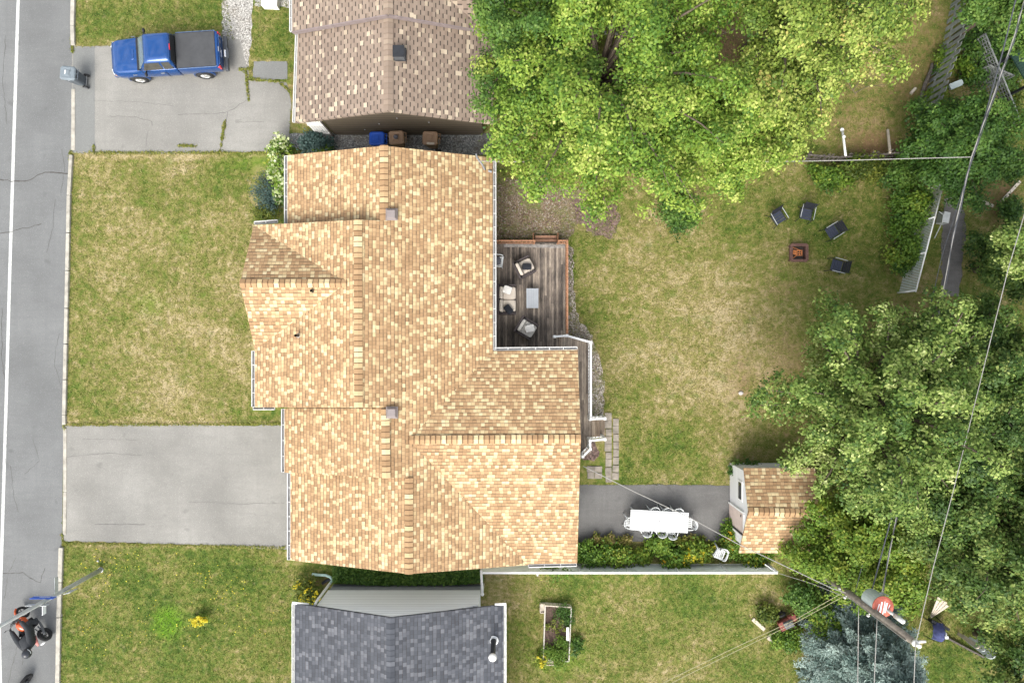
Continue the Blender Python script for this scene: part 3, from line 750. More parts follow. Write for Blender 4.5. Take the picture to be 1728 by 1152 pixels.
# ------------------------------------------------------------------ buildings
def uvs_for(vs, axis, up):
    """axis 'x': slope runs along x (courses along y); up = +1/-1 direction of rising ground"""
    k = 1.06
    if axis == 'x': return [(v.y, up * v.x * k + 40) for v in vs]
    return [(v.x + 17, up * v.y * k + 40) for v in vs]
def roof_face(mb, vs, axis, up):
    vs = [Vector(v) for v in vs]
    a = sum(vs[i].x * vs[(i + 1) % len(vs)].y - vs[(i + 1) % len(vs)].x * vs[i].y for i in range(len(vs)))
    if a < 0: vs.reverse()
    mb.face(vs, uv=uvs_for(vs, axis, up))
def on_plane(px, py, a, b):
    """point of pixel (px,py) on plane z = a + b*X"""
    k = (px - 864) / F; X = k * (H - a) / (1 + k * b); return W(px, py, a + b * X)
def caps(mb, p0, p1, slope_w, drop, rg, rev=False):
    """overlapping ridge-cap shingles"""
    if rev: p0, p1 = p1, p0
    p0 = Vector(p0); p1 = Vector(p1); d = p1 - p0; L = d.length; d.normalize(); n = Vector((-d.y, d.x, 0)).normalized()
    k = int(L / 0.215)
    for i in range(k):
        a = p0 + d * (L * i / k - 0.02); b = p0 + d * (L * (i + 1) / k)
        lo = Vector((0, 0, 0.025)); hi = Vector((0, 0, 0.058)); dn = Vector((0, 0, -drop)); t = 0.1 + 0.9 * rg.random()
        for s in (1, -1):
            q = [a + lo, b + hi, b + hi + n * s * slope_w + dn, a + lo + n * s * slope_w + dn]
            if s > 0: q.reverse()
            mb.face(q, tint=t)
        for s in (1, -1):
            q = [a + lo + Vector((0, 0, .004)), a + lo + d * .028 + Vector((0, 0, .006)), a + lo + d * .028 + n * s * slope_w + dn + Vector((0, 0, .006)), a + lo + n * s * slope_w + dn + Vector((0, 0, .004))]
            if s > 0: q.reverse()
            mb.face([p + Vector((0, 0, .034)) for p in q], tint=0.0)  # dark strip at each cap joint: shadow of the overlap, painted in
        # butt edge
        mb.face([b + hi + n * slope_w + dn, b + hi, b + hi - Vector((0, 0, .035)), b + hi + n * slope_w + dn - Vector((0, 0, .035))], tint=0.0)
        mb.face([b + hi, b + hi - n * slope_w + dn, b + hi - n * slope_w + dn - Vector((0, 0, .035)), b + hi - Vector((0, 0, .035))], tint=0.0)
def gutter(mb, a, b, out, w=0.12):
    """open trough along a->b, lip on the 'out' side; slot 0 white, slot 1 inside"""
    a = Vector(a); b = Vector(b); out = Vector(out).normalized(); d = (b - a); L = d.length; dn = d.normalized()
    mb.bar(a + out * w + Vector((0, 0, -0.035)), b + out * w + Vector((0, 0, -0.035)), 0.03, 0.11)
    mb.bar(a + out * 0.012 + Vector((0, 0, -0.05)), b + out * 0.012 + Vector((0, 0, -0.05)), 0.012, 0.09)
    mb.bar(a + out * w * 0.5 + Vector((0, 0, -0.09)), b + out * w * 0.5 + Vector((0, 0, -0.09)), w - 0.04, 0.015, mi=1)
    for e in (a, b): mb.bar(e + out * 0.02 + Vector((0, 0, -0.04)), e + out * (w - .018) + Vector((0, 0, -0.04)), 0.015, 0.085)
    k = max(2, int(L / 0.55))
    for i in range(1, k):
        p = a + d * i / k
        mb.bar(p + out * 0.02 + Vector((0, 0, -0.005)), p + out * (w - .018) + Vector((0, 0, -0.005)), 0.03, 0.012)
def roof_vent(parent, c, s=0.44, mat='vent_mauve', h=0.30):
    m = MB(); c = Vector(c)
    m.box(c + Vector((0, 0, h * 0.25)), (s * 0.86, s * 0.86, h * 0.5))
    m.box(c + Vector((0, 0, h * 0.5)), (s * 1.08, s * 1.08, 0.05))
    m.box(c + Vector((0, 0, h * 0.5 + 0.025 + h * 0.2)), (s * 1.0, s * 1.0, h * 0.4), None, 0.68)
    o = m.build('roof_vent', mat, parent, bevel=0.012); return o
def pipe_vent(parent, c, r=0.05, h=0.4):
    c = Vector(c); m = MB()
    m.tube([c, c + Vector((0, 0, h))], [r, r], 10, False); m.tube([c + Vector((0, 0, h)), c + Vector((0, 0, .05))], [r * .8, r * .8], 10, False)
    o = m.build('vent_pipe', 'black_metal', parent)
    f = MB(); f.tube([c + Vector((0, 0, -.06)), c + Vector((0, 0, 0.09))], [r * 2.6, r * 1.08], 12, False); f.build('flashing', 'galv', o)
    return o
rgc = random.Random(11)
AE = (2.54, -0.324)        # main east plane
AW = (2.80 + 0.324 * 9.44, 0.324)
BW = (2.97 + 0.324 * 10.75, 0.324)
# --- main house
house = thing('house', 'large cream walled house under a tan shingle roof of several gables, centre of the picture', 'house', (-4, 0, 0))
w = MB()
w.box((-5.1, 0.5, 1.25), (8.0, 14.0, 2.7)); w.box((-8.9, 1.05, 1.30), (3.1, 7.0, 2.8))
w.box((-4.3, -7.0, 1.05), (9.2, 3.9, 2.3)); w.box((0.0, -4.85, 1.02), (5.0, 8.3, 2.26))
w.add([(-9.1, 7.5, 2.58), (-1.1, 7.5, 2.58), (-5.12, 7.5, 3.95), (-9.1, 7.35, 2.58), (-1.1, 7.35, 2.58), (-5.12, 7.35, 3.95)], [(0, 2, 1), (3, 4, 5), (0, 3, 5, 2), (1, 2, 5, 4)])
w.add([(-8.9, -8.93, 2.15), (0.25, -8.93, 2.15), (-4.2, -8.93, 3.55), (-8.9, -8.8, 2.15), (0.25, -8.8, 2.15), (-4.2, -8.8, 3.55)], [(0, 1, 2), (3, 5, 4), (0, 2, 5, 3), (1, 4, 5, 2)])
w.add([(2.47, -8.9, 2.25), (2.47, -0.75, 2.25), (2.47, -3.93, 3.6), (2.3, -8.9, 2.25), (2.3, -0.75, 2.25), (2.3, -3.93, 3.6)], [(0, 1, 2), (3, 5, 4), (0, 2, 5, 3), (1, 4, 5, 2)])
w.add([(-10.42, -0.1, 2.6), (-10.42, 4.6, 2.6), (-10.42, 2.31, 4.0), (-10.3, -0.1, 2.6), (-10.3, 4.6, 2.6), (-10.3, 2.31, 4.0)], [(0, 2, 1), (3, 4, 5), (0, 3, 5, 2), (1, 2, 5, 4)])
w.build('wall', 'cream_siding', house)
def window(parent, c, w_, h_, ax, out):
    """framed double window lying in a wall; ax 'x' or 'y' = along which it runs"""
    c = Vector(c); f = MB()
    sz = (lambda a, b: (a, 0.06, b)) if ax == 'x' else (lambda a, b: (0.06, a, b))
    dv = Vector((1, 0, 0)) if ax == 'x' else Vector((0, 1, 0)); o_ = Vector(out)
    for s in (-1, 0, 1): f.box(c + dv * s * w_ / 2 + o_ * 0.02, sz(0.07, h_ + 0.07))
    for s in (-1, 1): f.box(c + Vector((0, 0, s * h_ / 2)) + o_ * 0.024, sz(w_ + 0.07, 0.07))
    fo = f.build('window', 'white_vinyl', parent)
    g = MB(); g.box(c + o_ * 0.008, (w_ - .07, 0.02, h_ - .07) if ax == 'x' else (0.02, w_ - .07, h_ - .07)); g.build('pane', 'dark_glass', fo)
for y in (1.2, 3.5): window(house, (-10.45, y, 1.5), 1.5, 1.3, 'y', (-1, 0, 0))
window(house, (-1.1, 2.2, 1.55), 1.6, 1.2, 'y', (1, 0, 0)); window(house, (2.5, -2.4, 1.55), 1.2, 1.1, 'y', (1, 0, 0))
ro = MB()
A0, A1 = W(648, 246, 4.2), W(648, 700, 4.2)
V0 = W(690, 742, 3.87); Er = W(980, 740, 3.87); V1 = on_plane(890, 953, *AE)
roof_face(ro, [W(485, 262, 2.8), W(648, 246, 4.2), on_plane(648, 688, *AW), on_plane(485, 688, *AW)], 'x', 1)
B0, B1 = on_plane(604, 371, *AE), on_plane(605, 687, *AE)
K0 = W(652, 806, 4.2); D0, D1 = on_plane(690, 806, *AE), on_plane(690, 968, *AE)
roof_face(ro, [W(648, 246, 4.2), W(832, 266, 2.8), W(832, 592, 2.8), V0, V1, D1, D0, K0, on_plane(650, 687, *AE), B1, B0, on_plane(648, 372, *AE)], 'x', -1)
Cr = W(405, 478, 4.35); Ca = W(428, 380, 2.96); Cb = W(430, 590, 2.96); Cv = W(585, 478, 4.36)
roof_face(ro, [Ca, B0, B1, W(430, 687, 2.97), Cb, Cv], 'x', 1)
roof_face(ro, [Cr, Ca, Cv], 'y', -1); roof_face(ro, [Cr, Cv, Cb], 'y', 1)
roof_face(ro, [W(480, 689, 2.77), W(650, 689, 4.2), K0, W(480, 797, 2.77)], 'x', 1)
Dm = on_plane(690, 797, *AE)
roof_face(ro, [W(490, 796, 2.8), Dm, D1, W(490, 945, 2.8)], 'x', 1)
roof_face(ro, [W(832, 592, 2.8), W(975, 590, 2.75), Er, V0], 'y', -1)
roof_face(ro, [V0, Er, W(974, 950, 2.4), V1], 'y', 1)
roof = ro.build('roof', 'tan_shingle', house, solid=0.14)
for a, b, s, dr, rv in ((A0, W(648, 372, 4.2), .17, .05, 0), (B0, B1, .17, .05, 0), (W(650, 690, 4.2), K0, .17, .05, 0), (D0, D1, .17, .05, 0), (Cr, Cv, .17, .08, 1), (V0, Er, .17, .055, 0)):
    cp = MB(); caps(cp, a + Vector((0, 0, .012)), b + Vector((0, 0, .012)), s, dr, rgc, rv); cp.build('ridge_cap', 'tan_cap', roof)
for a, b, o in ((W(485, 263, 2.8), W(485, 377, 2.8), (-1, 0, 0)), (W(832, 268, 2.8), W(832, 590, 2.8), (1, 0, 0)), (W(834, 591.5, 2.78), W(974, 590, 2.75), (0, 1, 0)),
                (W(430, 592, 2.95), W(430, 686, 2.95), (-1, 0, 0)), (W(480, 690, 2.77), W(480, 796, 2.77), (-1, 0, 0)), (W(490, 798, 2.8), W(490, 944, 2.8), (-1, 0, 0)),
                (W(892, 952, 2.38), W(973, 950, 2.4), (0, -1, 0)), (W(427, 686, 2.95), W(463, 686, 2.95), (0, -1, 0)), (W(429, 379, 2.95), W(468, 376, 2.95), (0, 1, 0))):
    g = MB(); gutter(g, a, b, o); g.build('gutter', ['gutter_white', 'gutter_inside'], house)
roof_vent(house, on_plane(662, 363, *AE)); roof_vent(house, on_plane(662.5, 695, *AE))
pipe_vent(house, W(530, 492, 4.0), 0.055, 0.42); pipe_vent(house, on_plane(504, 566, *BW), 0.055, 0.42)
m = MB(); mp = W(818, 286, 2.9)
m.tube([mp, mp + Vector((-.1, .12, .45)), mp + Vector((-.28, .28, .75)), mp + Vector((-.32, .45, .7))], .04, 8); m.tube([W(824, 288, 2.86), W(830, 290, 2.86)], .05, 8)
m.build('service_mast', 'conduit', house)

# --- brown neighbour
fh = thing('house', 'brown sided house with beige shingle roof and black vent, behind the three bins', 'house', (-5, 14, 0))
w = MB(); w.box((-4.75, 13.5, 1.25), (6.86, 7.96, 2.7))
w.add([(-8.18, 9.5, 2.59), (-1.32, 9.5, 2.59), (-4.9, 9.5, 4.0), (-8.18, 9.6, 2.59), (-1.32, 9.6, 2.59), (-4.9, 9.6, 4.0)], [(0, 1, 2), (3, 5, 4), (0, 2, 5, 3), (1, 4, 5, 2)])
w.box((-4.6, 18.5, 1.4), (7.6, 9.8, 3.0)); w.box((2.0, 17.0, 1.3), (7.0, 6.0, 2.8))
w.build('wall', 'brown_siding', fh)
ro = MB()
F1r, F1n = W(655, 187, 4.28), W(655, 20, 4.28)
roof_face(ro, [W(498, 207, 2.8), F1r, F1n, W(503, 45, 2.8)], 'x', 1)
roof_face(ro, [F1r, W(833, 209, 2.8), W(833, 40, 2.8), F1n], 'x', -1)
G2r, G2n = W(655, 24, 4.62), Vector((W(655, 24, 4.62).x, 23.5, 4.62))
lw = W(493, 53, 3.1); ln = Vector((lw.x, 23.5, 3.1)); le = W(818, 52, 3.1)
vv = W(740, -16, 3.85)
roof_face(ro, [lw, G2r, G2n, ln], 'x', 1)
roof_face(ro, [G2r, le, vv, Vector((vv.x - 1.2, vv.y + 1.2, 4.3)), G2n], 'x', -1)
roof_face(ro, [le, Vector((5.8, le.y, 3.1)), Vector((5.8, vv.y + .2, 3.85)), vv], 'y', 1)
roof = ro.build('roof', 'brown_shingle', fh, solid=0.16)
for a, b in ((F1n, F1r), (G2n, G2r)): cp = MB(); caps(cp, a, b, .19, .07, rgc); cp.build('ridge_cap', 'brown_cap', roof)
g = MB()
for a, b in ((lw, G2r), (G2r, le)): g.bar(a + Vector((0, -.02, -.12)), b + Vector((0, -.02, -.12)), .05, .22)
g.build('fascia', simple('fascia_mauve', (0.20, 0.165, 0.16), 0.6), fh)
for a, b, o in ((W(498, 206, 2.8), W(503, 55, 2.8), (-1, 0, 0)), (lw, ln, (-1, 0, 0)), (le + Vector((0.05, -.02, 0)), Vector((5.8, le.y - .02, 3.1)), (0, -1, 0))):
    g = MB(); gutter(g, a, b, o, .10); g.build('gutter', ['gutter_white', 'gutter_white'], fh)
g = MB(); g.bar(W(503, 55, 2.86), W(524, 50, 2.95), .10, .05); g.build('eave_trim', 'white_paint', fh)
# black slanted vent
c = on_plane(676, 92, 2.8 - .324 * .15, -.324); m = MB(); c = W(675, 93, 4.15)
m.box(c + Vector((0, 0, .03)), (.52, .52, .06)); m.box(c + Vector((0, 0, .20)), (.48, .48, .30), None, .82); m.box(c + Vector((0, 0, .37)), (.46, .46, .05))
vb = m.build('roof_vent', 'black_metal', fh, bevel=.012)
m = MB()
for i in range(4):
    m.box(c + Vector((0, -.232 + .006 * i, .10 + .055 * i)), (.40, .015, .02)); m.box(c + Vector((.232 - .006 * i, 0, .10 + .055 * i)), (.015, .40, .02))
m.build('louvre', 'moto_grey', vb)
for q in ((-4.9, 2.45), (-6.6, .9), (-3.6, 1.9), (-5.8, 1.7)): m = MB(); m.box((q[0], 9.485, q[1]), (.05, .03, .04)); m.build('wall_hook', 'galv', fh)

gt = thing('gate', 'white slatted gate beside the brown house corner, next to the driveway', 'gate', (-8.5, 9.5, 0))
for i in range(6):
    g = MB(); g.box((-8.9 + .115 * i, 9.5, 1.0), (.095, .03, 1.9)); g.build('slat', 'white_paint', gt)
for z in (.4, 1.6): g = MB(); g.bar((-8.96, 9.465, z), (-8.26, 9.465, z), .03, .08); g.build('rail', 'white_paint', gt)
g = MB(); g.box((-8.22, 9.46, 1.05), (.07, .07, 2.15)); g.build('post', 'old_wood', gt)

# --- grey neighbour
gh = thing('house', 'white sided neighbour house with a dark blue grey shingle roof and white gutters', 'house', (-4.8, -15, 0))
w = MB(); w.box((-4.84, -14.76, 1.72), (6.84, 7.2, 1.76))
w.add([(-8.26, -11.16, 2.59), (-1.42, -11.16, 2.59), (-4.75, -11.16, 4.0), (-8.26, -11.3, 2.59), (-1.42, -11.3, 2.59), (-4.75, -11.3, 4.0)], [(0, 2, 1), (3, 4, 5), (0, 3, 5, 2), (1, 2, 5, 4)])
w.build('wall', 'white_siding', gh)
w = MB(); w.box((-4.84, -14.76, .38), (6.78, 7.14, .95)); w.build('foundation', 'pale_concrete', gh)
ro = MB(); Gr = W(659, 1042, 4.28); Gs = Vector((Gr.x, -19, 4.28)); gl = W(497, 1018, 2.8); gr = W(850, 1020, 2.8)
roof_face(ro, [gl, Gr, Gs, Vector((gl.x, -19, 2.8))], 'x', 1); roof_face(ro, [Gr, gr, Vector((gr.x, -19, 2.8)), Gs], 'x', -1)
roof = ro.build('roof', 'grey_shingle', gh, solid=.12)
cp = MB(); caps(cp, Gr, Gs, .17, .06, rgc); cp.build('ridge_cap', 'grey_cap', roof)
for a, b, o in ((gl, Vector((gl.x, -19, 2.8)), (-1, 0, 0)), (gr, Vector((gr.x, -19, 2.8)), (1, 0, 0))):
    g = MB(); gutter(g, a, b, o, .10); g.build('gutter', ['gutter_white', 'gutter_white'], gh)
for a, b in ((gl + Vector((-.1, .03, -.02)), W(521, 1019.5, 2.86)), (W(835, 1019.5, 2.86), gr + Vector((.1, .03, -.02)))): g = MB(); g.bar(a, b, .09, .06); g.build('eave_trim', 'white_paint', gh)
c = W(833, 1080, 2.95); m = MB()
m.tube([c, c + Vector((0, 0, .02))], [.2, .2], 20); m.tube([c + Vector((0, 0, .02)), c + Vector((0, 0, .1))], [.17, .13], 20, False)
fl = m.build('flashing', 'white_plastic', gh, smooth=False)
m = MB(); m.cyl(c + Vector((0, 0, .02)), c + Vector((0, 0, 1.55)), .105, 18); m.build('flue_pipe', 'black_metal', gh, smooth=False)
m = MB(); m.tube([c + Vector((0, 0, z)) for z in (1.5, 1.56, 1.62, 1.66)], [.16, .165, .12, .02], 18); m.build('flue_cap', 'porcelain', gh, smooth=True)
m = MB(); m.tube([(-8.3, -11.08, 2.75), (-8.3, -11.02, 2.5), (-8.3, -11.02, .35)], .055, 8); m.build('downspout', 'white_vinyl', gh)
m = MB(); m.tube([(-8.3, -11.02, .4), W(561, 978, .22), W(557, 973, .2), W(549, 970, .18), W(536, 969.5, .15), W(527, 968, .12)], .06, 8); m.build('drain_pipe', 'pipe_green', gh)
m = MB(); m.tube([W(559, 977, .05), W(551, 979, .06), W(544, 984, .05)], .07, 8); m.build('drain_pipe', 'black_metal', gh)

# --- shed
sh = thing('shed', 'small white garden shed with tan shingle roof, a pinkish door and one narrow window', 'shed', (11.2, -7.2, 0))
w = MB(); w.box((11.15, -7.25, 1.0), (2.2, 3.3, 2.1))
w.add([(10.05, -8.9, 2.04), (10.05, -5.6, 2.04), (10.05, -7.25, 2.78), (10.2, -8.9, 2.04), (10.2, -5.6, 2.04), (10.2, -7.25, 2.78)], [(0, 2, 1), (3, 4, 5), (0, 3, 5, 2), (1, 2, 5, 4)])
w.build('wall', 'shed_siding', sh)
ro = MB(); r0, r1 = W(1263, 863, 2.88), W(1385, 866, 2.88)
roof_face(ro, [W(1255, 789, 2.2), W(1375, 789, 2.2), r1, r0], 'y', -1)
roof_face(ro, [r0, r1, W(1372, 933, 2.1), W(1247, 933, 2.1)], 'y', 1)
roof = ro.build('roof', 'tan_shingle', sh, solid=.07)
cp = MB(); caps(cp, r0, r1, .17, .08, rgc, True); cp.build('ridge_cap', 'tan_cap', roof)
d = MB(); d.box((10.03, -7.95, 1.0), (.06, .95, 1.9)); dr = d.build('door', 'door_pink', sh, bevel=.01)
d = MB(); d.box((9.99, -7.6, 1.7), (.04, .10, .05)); d.box((9.985, -8.36, 1.0), (.03, .06, 1.9)); d.build('hinge', 'black_metal', dr)
d = MB()
for y in (-7.42, -8.47): d.box((10.02, y, 1.0), (.07, .08, 2.0))
d.box((10.02, -7.945, 2.0), (.08, .97, .07)); d.build('door_frame', 'white_paint', sh)
d = MB(); d.box((10.04, -6.55, 1.5), (.05, .86, .52)); wf = d.build('window', 'white_paint', sh)
d = MB(); d.box((10.02, -6.55, 1.5), (.03, .74, .38)); d.build('pane', 'dark_glass', wf)

# ------------------------------------------------------------------ deck
DZ = 0.6
deck = thing('deck', 'weathered grey wooden deck behind the house with orange brown and white railings', 'deck', (1, 2.7, 0))
def DP(px, py, z=DZ): return W(px, py, z)
m = MB()
def slab(mb, pts, z, th=.06):
    P = [W(x, y, z) for x, y in pts]
    a = sum(P[i].x * P[(i + 1) % len(P)].y - P[(i + 1) % len(P)].x * P[i].y for i in range(len(P)))
    if a < 0: P.reverse()
    mb.prism(P, z - th, z)
slab(m, [(820, 411), (955, 411), (955, 620), (820, 620)], DZ)
m.build('deck_boards', 'deck_boards', deck)
m = MB(); slab(m, [(955, 566), (998, 578), (997, 764), (955, 790), (900, 790), (900, 620), (956, 620)], DZ - .02)
m.build('walkway', 'deck_boards', deck)
m = MB()
for x in (941.5, 948.5): m.bar(DP(x, 567, DZ + .012), DP(x, 596, DZ + .012), .012, .01)
m.bar(DP(946, 567, DZ + .02), DP(946, 596, DZ + .02), .16, .03); m.build('threshold_board', 'step_boards', deck)
m = MB(); m.bar(DP(850, 414, DZ + .014), DP(953, 416, DZ + .014), .14, .02); m.build('border_board', 'grey_wood', deck)
m = MB()
for a, b in (((833, 411), (955, 411)), ((955, 411), (955, 566))): m.bar(DP(*a, z=.3), DP(*b, z=.3), .04, .5)
m.build('skirt', 'old_wood', deck)
def railing(parent, px, z0, hgt, mat, topw, post, pitch, top=.04, bal=.035, double=False, zs=None):
    """px: corner list in photo pixels at deck height"""
    P = [W(x, y, z0) for x, y in px]
    r = MB(); b = MB(); ps = []; lo_ = MB()
    for i in range(len(P) - 1):
        A, B_ = P[i], P[i + 1]; L = (B_ - A).length; d = (B_ - A) / L
        e = Vector((0, 0, hgt))
        r.bar(A - d * topw / 2 + e, B_ + d * topw / 2 + e - Vector((0, 0, .003 * i)), topw, top)
        lo_.bar(A + Vector((0, 0, .12)), B_ + Vector((0, 0, .12)), .045, .05)
        k = max(2, int(L / pitch))
        for j in range(1, k): 
            p = A + d * L * j / k; b.bar(p + Vector((0, 0, .10)), p + e, bal, bal)
    for p in P:
        q = MB(); q.bar(p + Vector((0, 0, -.55)), p + Vector((0, 0, hgt + (.05 if double else -.01))), post, post); ps.append(q)
    ro_ = r.build('railing', mat, parent)
    lo_.build('bottom_rail', mat, ro_)
    b.build('baluster', mat, ro_)
    for q in ps: q.build('post', mat, ro_, bevel=.008)
    return ro_
railing(deck, [(833.5, 411), (901, 411)], DZ, .85, 'rail_wood', .07, .08, .17)
railing(deck, [(941, 411), (955, 411), (955, 566)], DZ, .85, 'rail_wood', .07, .08, .15)
railing(deck, [(934, 568), (954, 566.5), (993, 577.5), (993, 702)], DZ, .95, 'white_vinyl', .085, .12, .14, double=True)
railing(deck, [(992, 703), (1016, 702)], DZ - .25, .95, 'white_vinyl', .085, .12, .14, double=True)
railing(deck, [(1016, 736), (992, 738), (992, 752), (980, 764)], DZ - .1, .95, 'white_vinyl', .085, .12, .14, double=True)
for (x0, y0, x1, y1, z) in ((902, 404.5, 939, 411, .40), (903, 397.5, 939, 404.5, .20)):
    q = MB(); a, b = W(x0, y0, z), W(x1, y1, z); c = (a + b) / 2; q.box((c.x, c.y, z - .02), (abs(b.x - a.x), abs(a.y - b.y), .05)); q.build('step', 'step_wood', deck)
for x in (900, 941):
    q = MB(); q.bar(W(x, 397, .12), W(x, 411, .38), .06, .36); q.build('stringer', 'rail_wood', deck)
for i in range(3):
    q = MB(); x0 = 997 + 8 * i; z = .48 - .15 * i; a, b = W(x0, 706, z), W(x0 + 7.6, 736, z); c = (a + b) / 2; q.box((c.x, c.y, z), (abs(b.x - a.x), abs(a.y - b.y), .05)); q.build('step', 'step_boards', deck)

# ------------------------------------------------------------------ deck furniture (local: sitter looks along +x)
def cushion(mb, c, size, rz=0, rot=None):
    Rm = rot if rot is not None else Matrix.Rotation(rz, 3, 'Z'); a, b, h = size[0] / 2, size[1] / 2, size[2] / 2
    rings = []
    for zz, k in ((-1, .90), (-.55, 1.0), (.35, 1.0), (.85, .93), (1.0, .80)):
        ring = []
        for j in range(20):
            t = 2 * math.pi * j / 20; cx_, sx_ = math.cos(t), math.sin(t)
            ring.append(Vector(c) + Rm @ Vector((a * k * math.copysign(abs(cx_) ** .35, cx_), b * k * math.copysign(abs(sx_) ** .35, sx_), h * zz)))
        rings.append(ring)
    return mb.loft(rings)
def lounge(name, label, cat, wid, fabric, seats):
    r = thing(name, label, cat)
    m = MB(); m.box((0, 0, .16), (.74, wid, .24)); m.build('base', 'sofa_frame', r, bevel=.02)
    for s in (-1, 1):
        m = MB(); m.box((.03, s * (wid / 2 - .045), .38), (.72, .09, .34)); m.build('arm', 'sofa_frame', r, bevel=.02)
    m = MB(); m.box((-.375, 0, .48), (.09, wid, .56), Matrix.Rotation(-.12, 3, 'Y')); m.build('backrest', 'sofa_frame', r, bevel=.02)
    for i in range(seats):
        wy = (wid - .20) / seats; y = -(wid - .20) / 2 + wy * (i + .5)
        m = MB(); cushion(m, (.06, y, .36), (.66, wy * .985, .17)); m.build('seat_cushion', fabric, r, smooth=True)
        m = MB(); cushion(m, (-.25, y, .58), (.15, wy * .97, .42), rot=Matrix.Rotation(-.14, 3, 'Y')); m.build('back_cushion', fabric, r, smooth=True)
    return r
sofa = lounge('outdoor_sofa', 'dark wicker loveseat with two beige seat cushions, against the house wall on the deck', 'sofa', 1.36, 'cushion_beige', 2)
place(sofa, W(856, 506, DZ), 0)
ch1 = lounge('armchair', 'dark wicker armchair with beige cushions and a black pillow, near the deck steps', 'armchair', .82, 'cushion_beige', 1)
place(ch1, W(885, 452, DZ), R(27))
ch2 = lounge('armchair', 'dark wicker armchair with pale grey cushions and a white pillow, near the white railing', 'armchair', .82, 'cushion_grey', 1)
place(ch2, W(888.5, 554, DZ), R(-31))
def pillow(label, px, z, mat, s, rz, tx=.25):
    m = MB(); cushion(m, (0, 0, 0), (s[0], s[1], .12), rot=Matrix.Rotation(rz, 3, 'Z') @ Matrix.Rotation(tx, 3, 'Y'))
    o = m.build('pillow', mat, None, smooth=True); o.location = W(*px, z); return tag(o, label, 'pillow')
pillow('white square pillow on the upper end of the wicker loveseat', (856, 489), DZ + .60, 'pillow_white', (.40, .36), R(-20))
pillow('black pillow on the lower end of the wicker loveseat', (858, 522), DZ + .58, 'pillow_black', (.30, .42), R(40))
pillow('black pillow lying on the beige cushion of the armchair', (889, 450), DZ + .56, 'pillow_black', (.42, .28), R(0), .1)
pillow('white pillow on the pale grey armchair', (894, 554), DZ + .56, 'pillow_white', (.44, .34), R(12), .1)
tb = thing('coffee_table', 'low pale grey slatted coffee table in the middle of the deck', 'table', W(898, 504, DZ))
c0 = W(898, 504, DZ)
for i in range(5):
    m = MB(); m.box(c0 + Vector((-.216 + .108 * i, 0, .40)), (.103, .88, .03)); m.build('slat', 'table_grey', tb, bevel=.004)
m = MB(); m.box(c0 + Vector((0, 0, .355)), (.50, .84, .05)); m.build('apron', 'moto_grey', tb)
for sx in (-1, 1):
    for sy in (-1, 1):
        m = MB(); m.box(c0 + Vector((sx * .23, sy * .40, .17)), (.05, .05, .34)); m.build('leg', 'moto_grey', tb)
# white garden chair half under the eave on the deck is built with the other plastic chairs below

# ------------------------------------------------------------------ white plastic chairs (local: sitter looks along +y)
def plastic_chair(label, group):
    r = thing('garden_chair', label, 'chair', (0, 0, 0), group)
    m = MB()
    for i in range(5): m.box((-.168 + .084 * i, .02, .42), (.062, .36, .018))
    m.box((0, -.185, .42), (.42, .05, .02)); m.box((0, .215, .418), (.44, .06, .026)); m.build('seat', 'white_plastic', r, bevel=.006)
    m = MB(); n = 9
    arc = lambda k, z, o: (.235 * math.sin(k), -.05 - .21 * math.cos(k) - (z - .42) * .22 + o, z)
    ks = [-1.15 + 2.3 * i / (n - 1) for i in range(n)]
    vs = []; fs = []
    for z in (.70, .86):
        for o in (0, .022):
            for k in ks: vs.append(arc(k * (1 if z < .8 else .86), z, o))
    N = n
    for i in range(n - 1):
        fs += [(i, i + 1, 2 * N + i + 1, 2 * N + i), (N + i + 1, N + i, 3 * N + i, 3 * N + i + 1), (2 * N + i, 2 * N + i + 1, 3 * N + i + 1, 3 * N + i), (i + 1, i, N + i, N + i + 1)]
    m.add(vs, fs)
    for i in (1, 3, 4, 5, 7):
        k = ks[i]; m.bar(arc(k * .95, .43, .012), arc(k, .72, .012), .035, .014)
    m.build('backrest', 'white_plastic', r, smooth=False)
    for s in (-1, 1):
        m = MB(); m.tube([(s * .225, -.20, .70), (s * .262, -.06, .665), (s * .268, .12, .65), (s * .25, .20, .62), (s * .245, .215, .42)], .022, 7); m.build('armrest', 'white_plastic', r, smooth=True)
        for f in (-1, 1):
            m = MB(); m.tube([(s * .20, f * .19, .42), (s * .255, f * .27 - .02, 0)], [.026, .018], 7); m.build('leg', 'white_plastic', r, smooth=True)
    return r
pc = plastic_chair('white plastic chair on the upper side of the patio table, nearest the house', 'white plastic chairs round the patio table')
place(pc, W(1100, 861), R(180) + R(4))
GR = 'white plastic chairs round the patio table'
dup(pc, W(1121, 862), R(177), 'middle white plastic chair on the upper side of the patio table, under the cable')
dup(pc, W(1138.5, 863), R(178), 'white plastic chair on the long upper side of the patio table, nearest the shed')
dup(pc, W(1086.5, 885), R(-3), 'white plastic chair on the lower side of the patio table, nearest the house')
dup(pc, W(1111, 886), R(2), 'middle white plastic chair on the long lower side of the patio table')
dup(pc, W(1129, 889), R(-6), 'white plastic chair pulled furthest out from the lower side of the patio table')
dup(pc, W(1061, 876), R(-95), 'white plastic chair at the left end of the patio table')
dup(pc, W(1156.5, 878), R(88), 'white plastic chair at the right end of the patio table')
dup(pc, W(840, 442, DZ), R(-97), 'white plastic chair on the deck beside the house wall', 'white plastic chairs elsewhere')
dup(pc, W(1209, 928, .12), R(150), 'lower of two white plastic chairs stacked among the yellow flowers', 'white plastic chairs elsewhere')
dup(pc, W(1210.5, 929, .24), R(158), 'upper of two white plastic chairs stacked among the yellow flowers', 'white plastic chairs elsewhere')
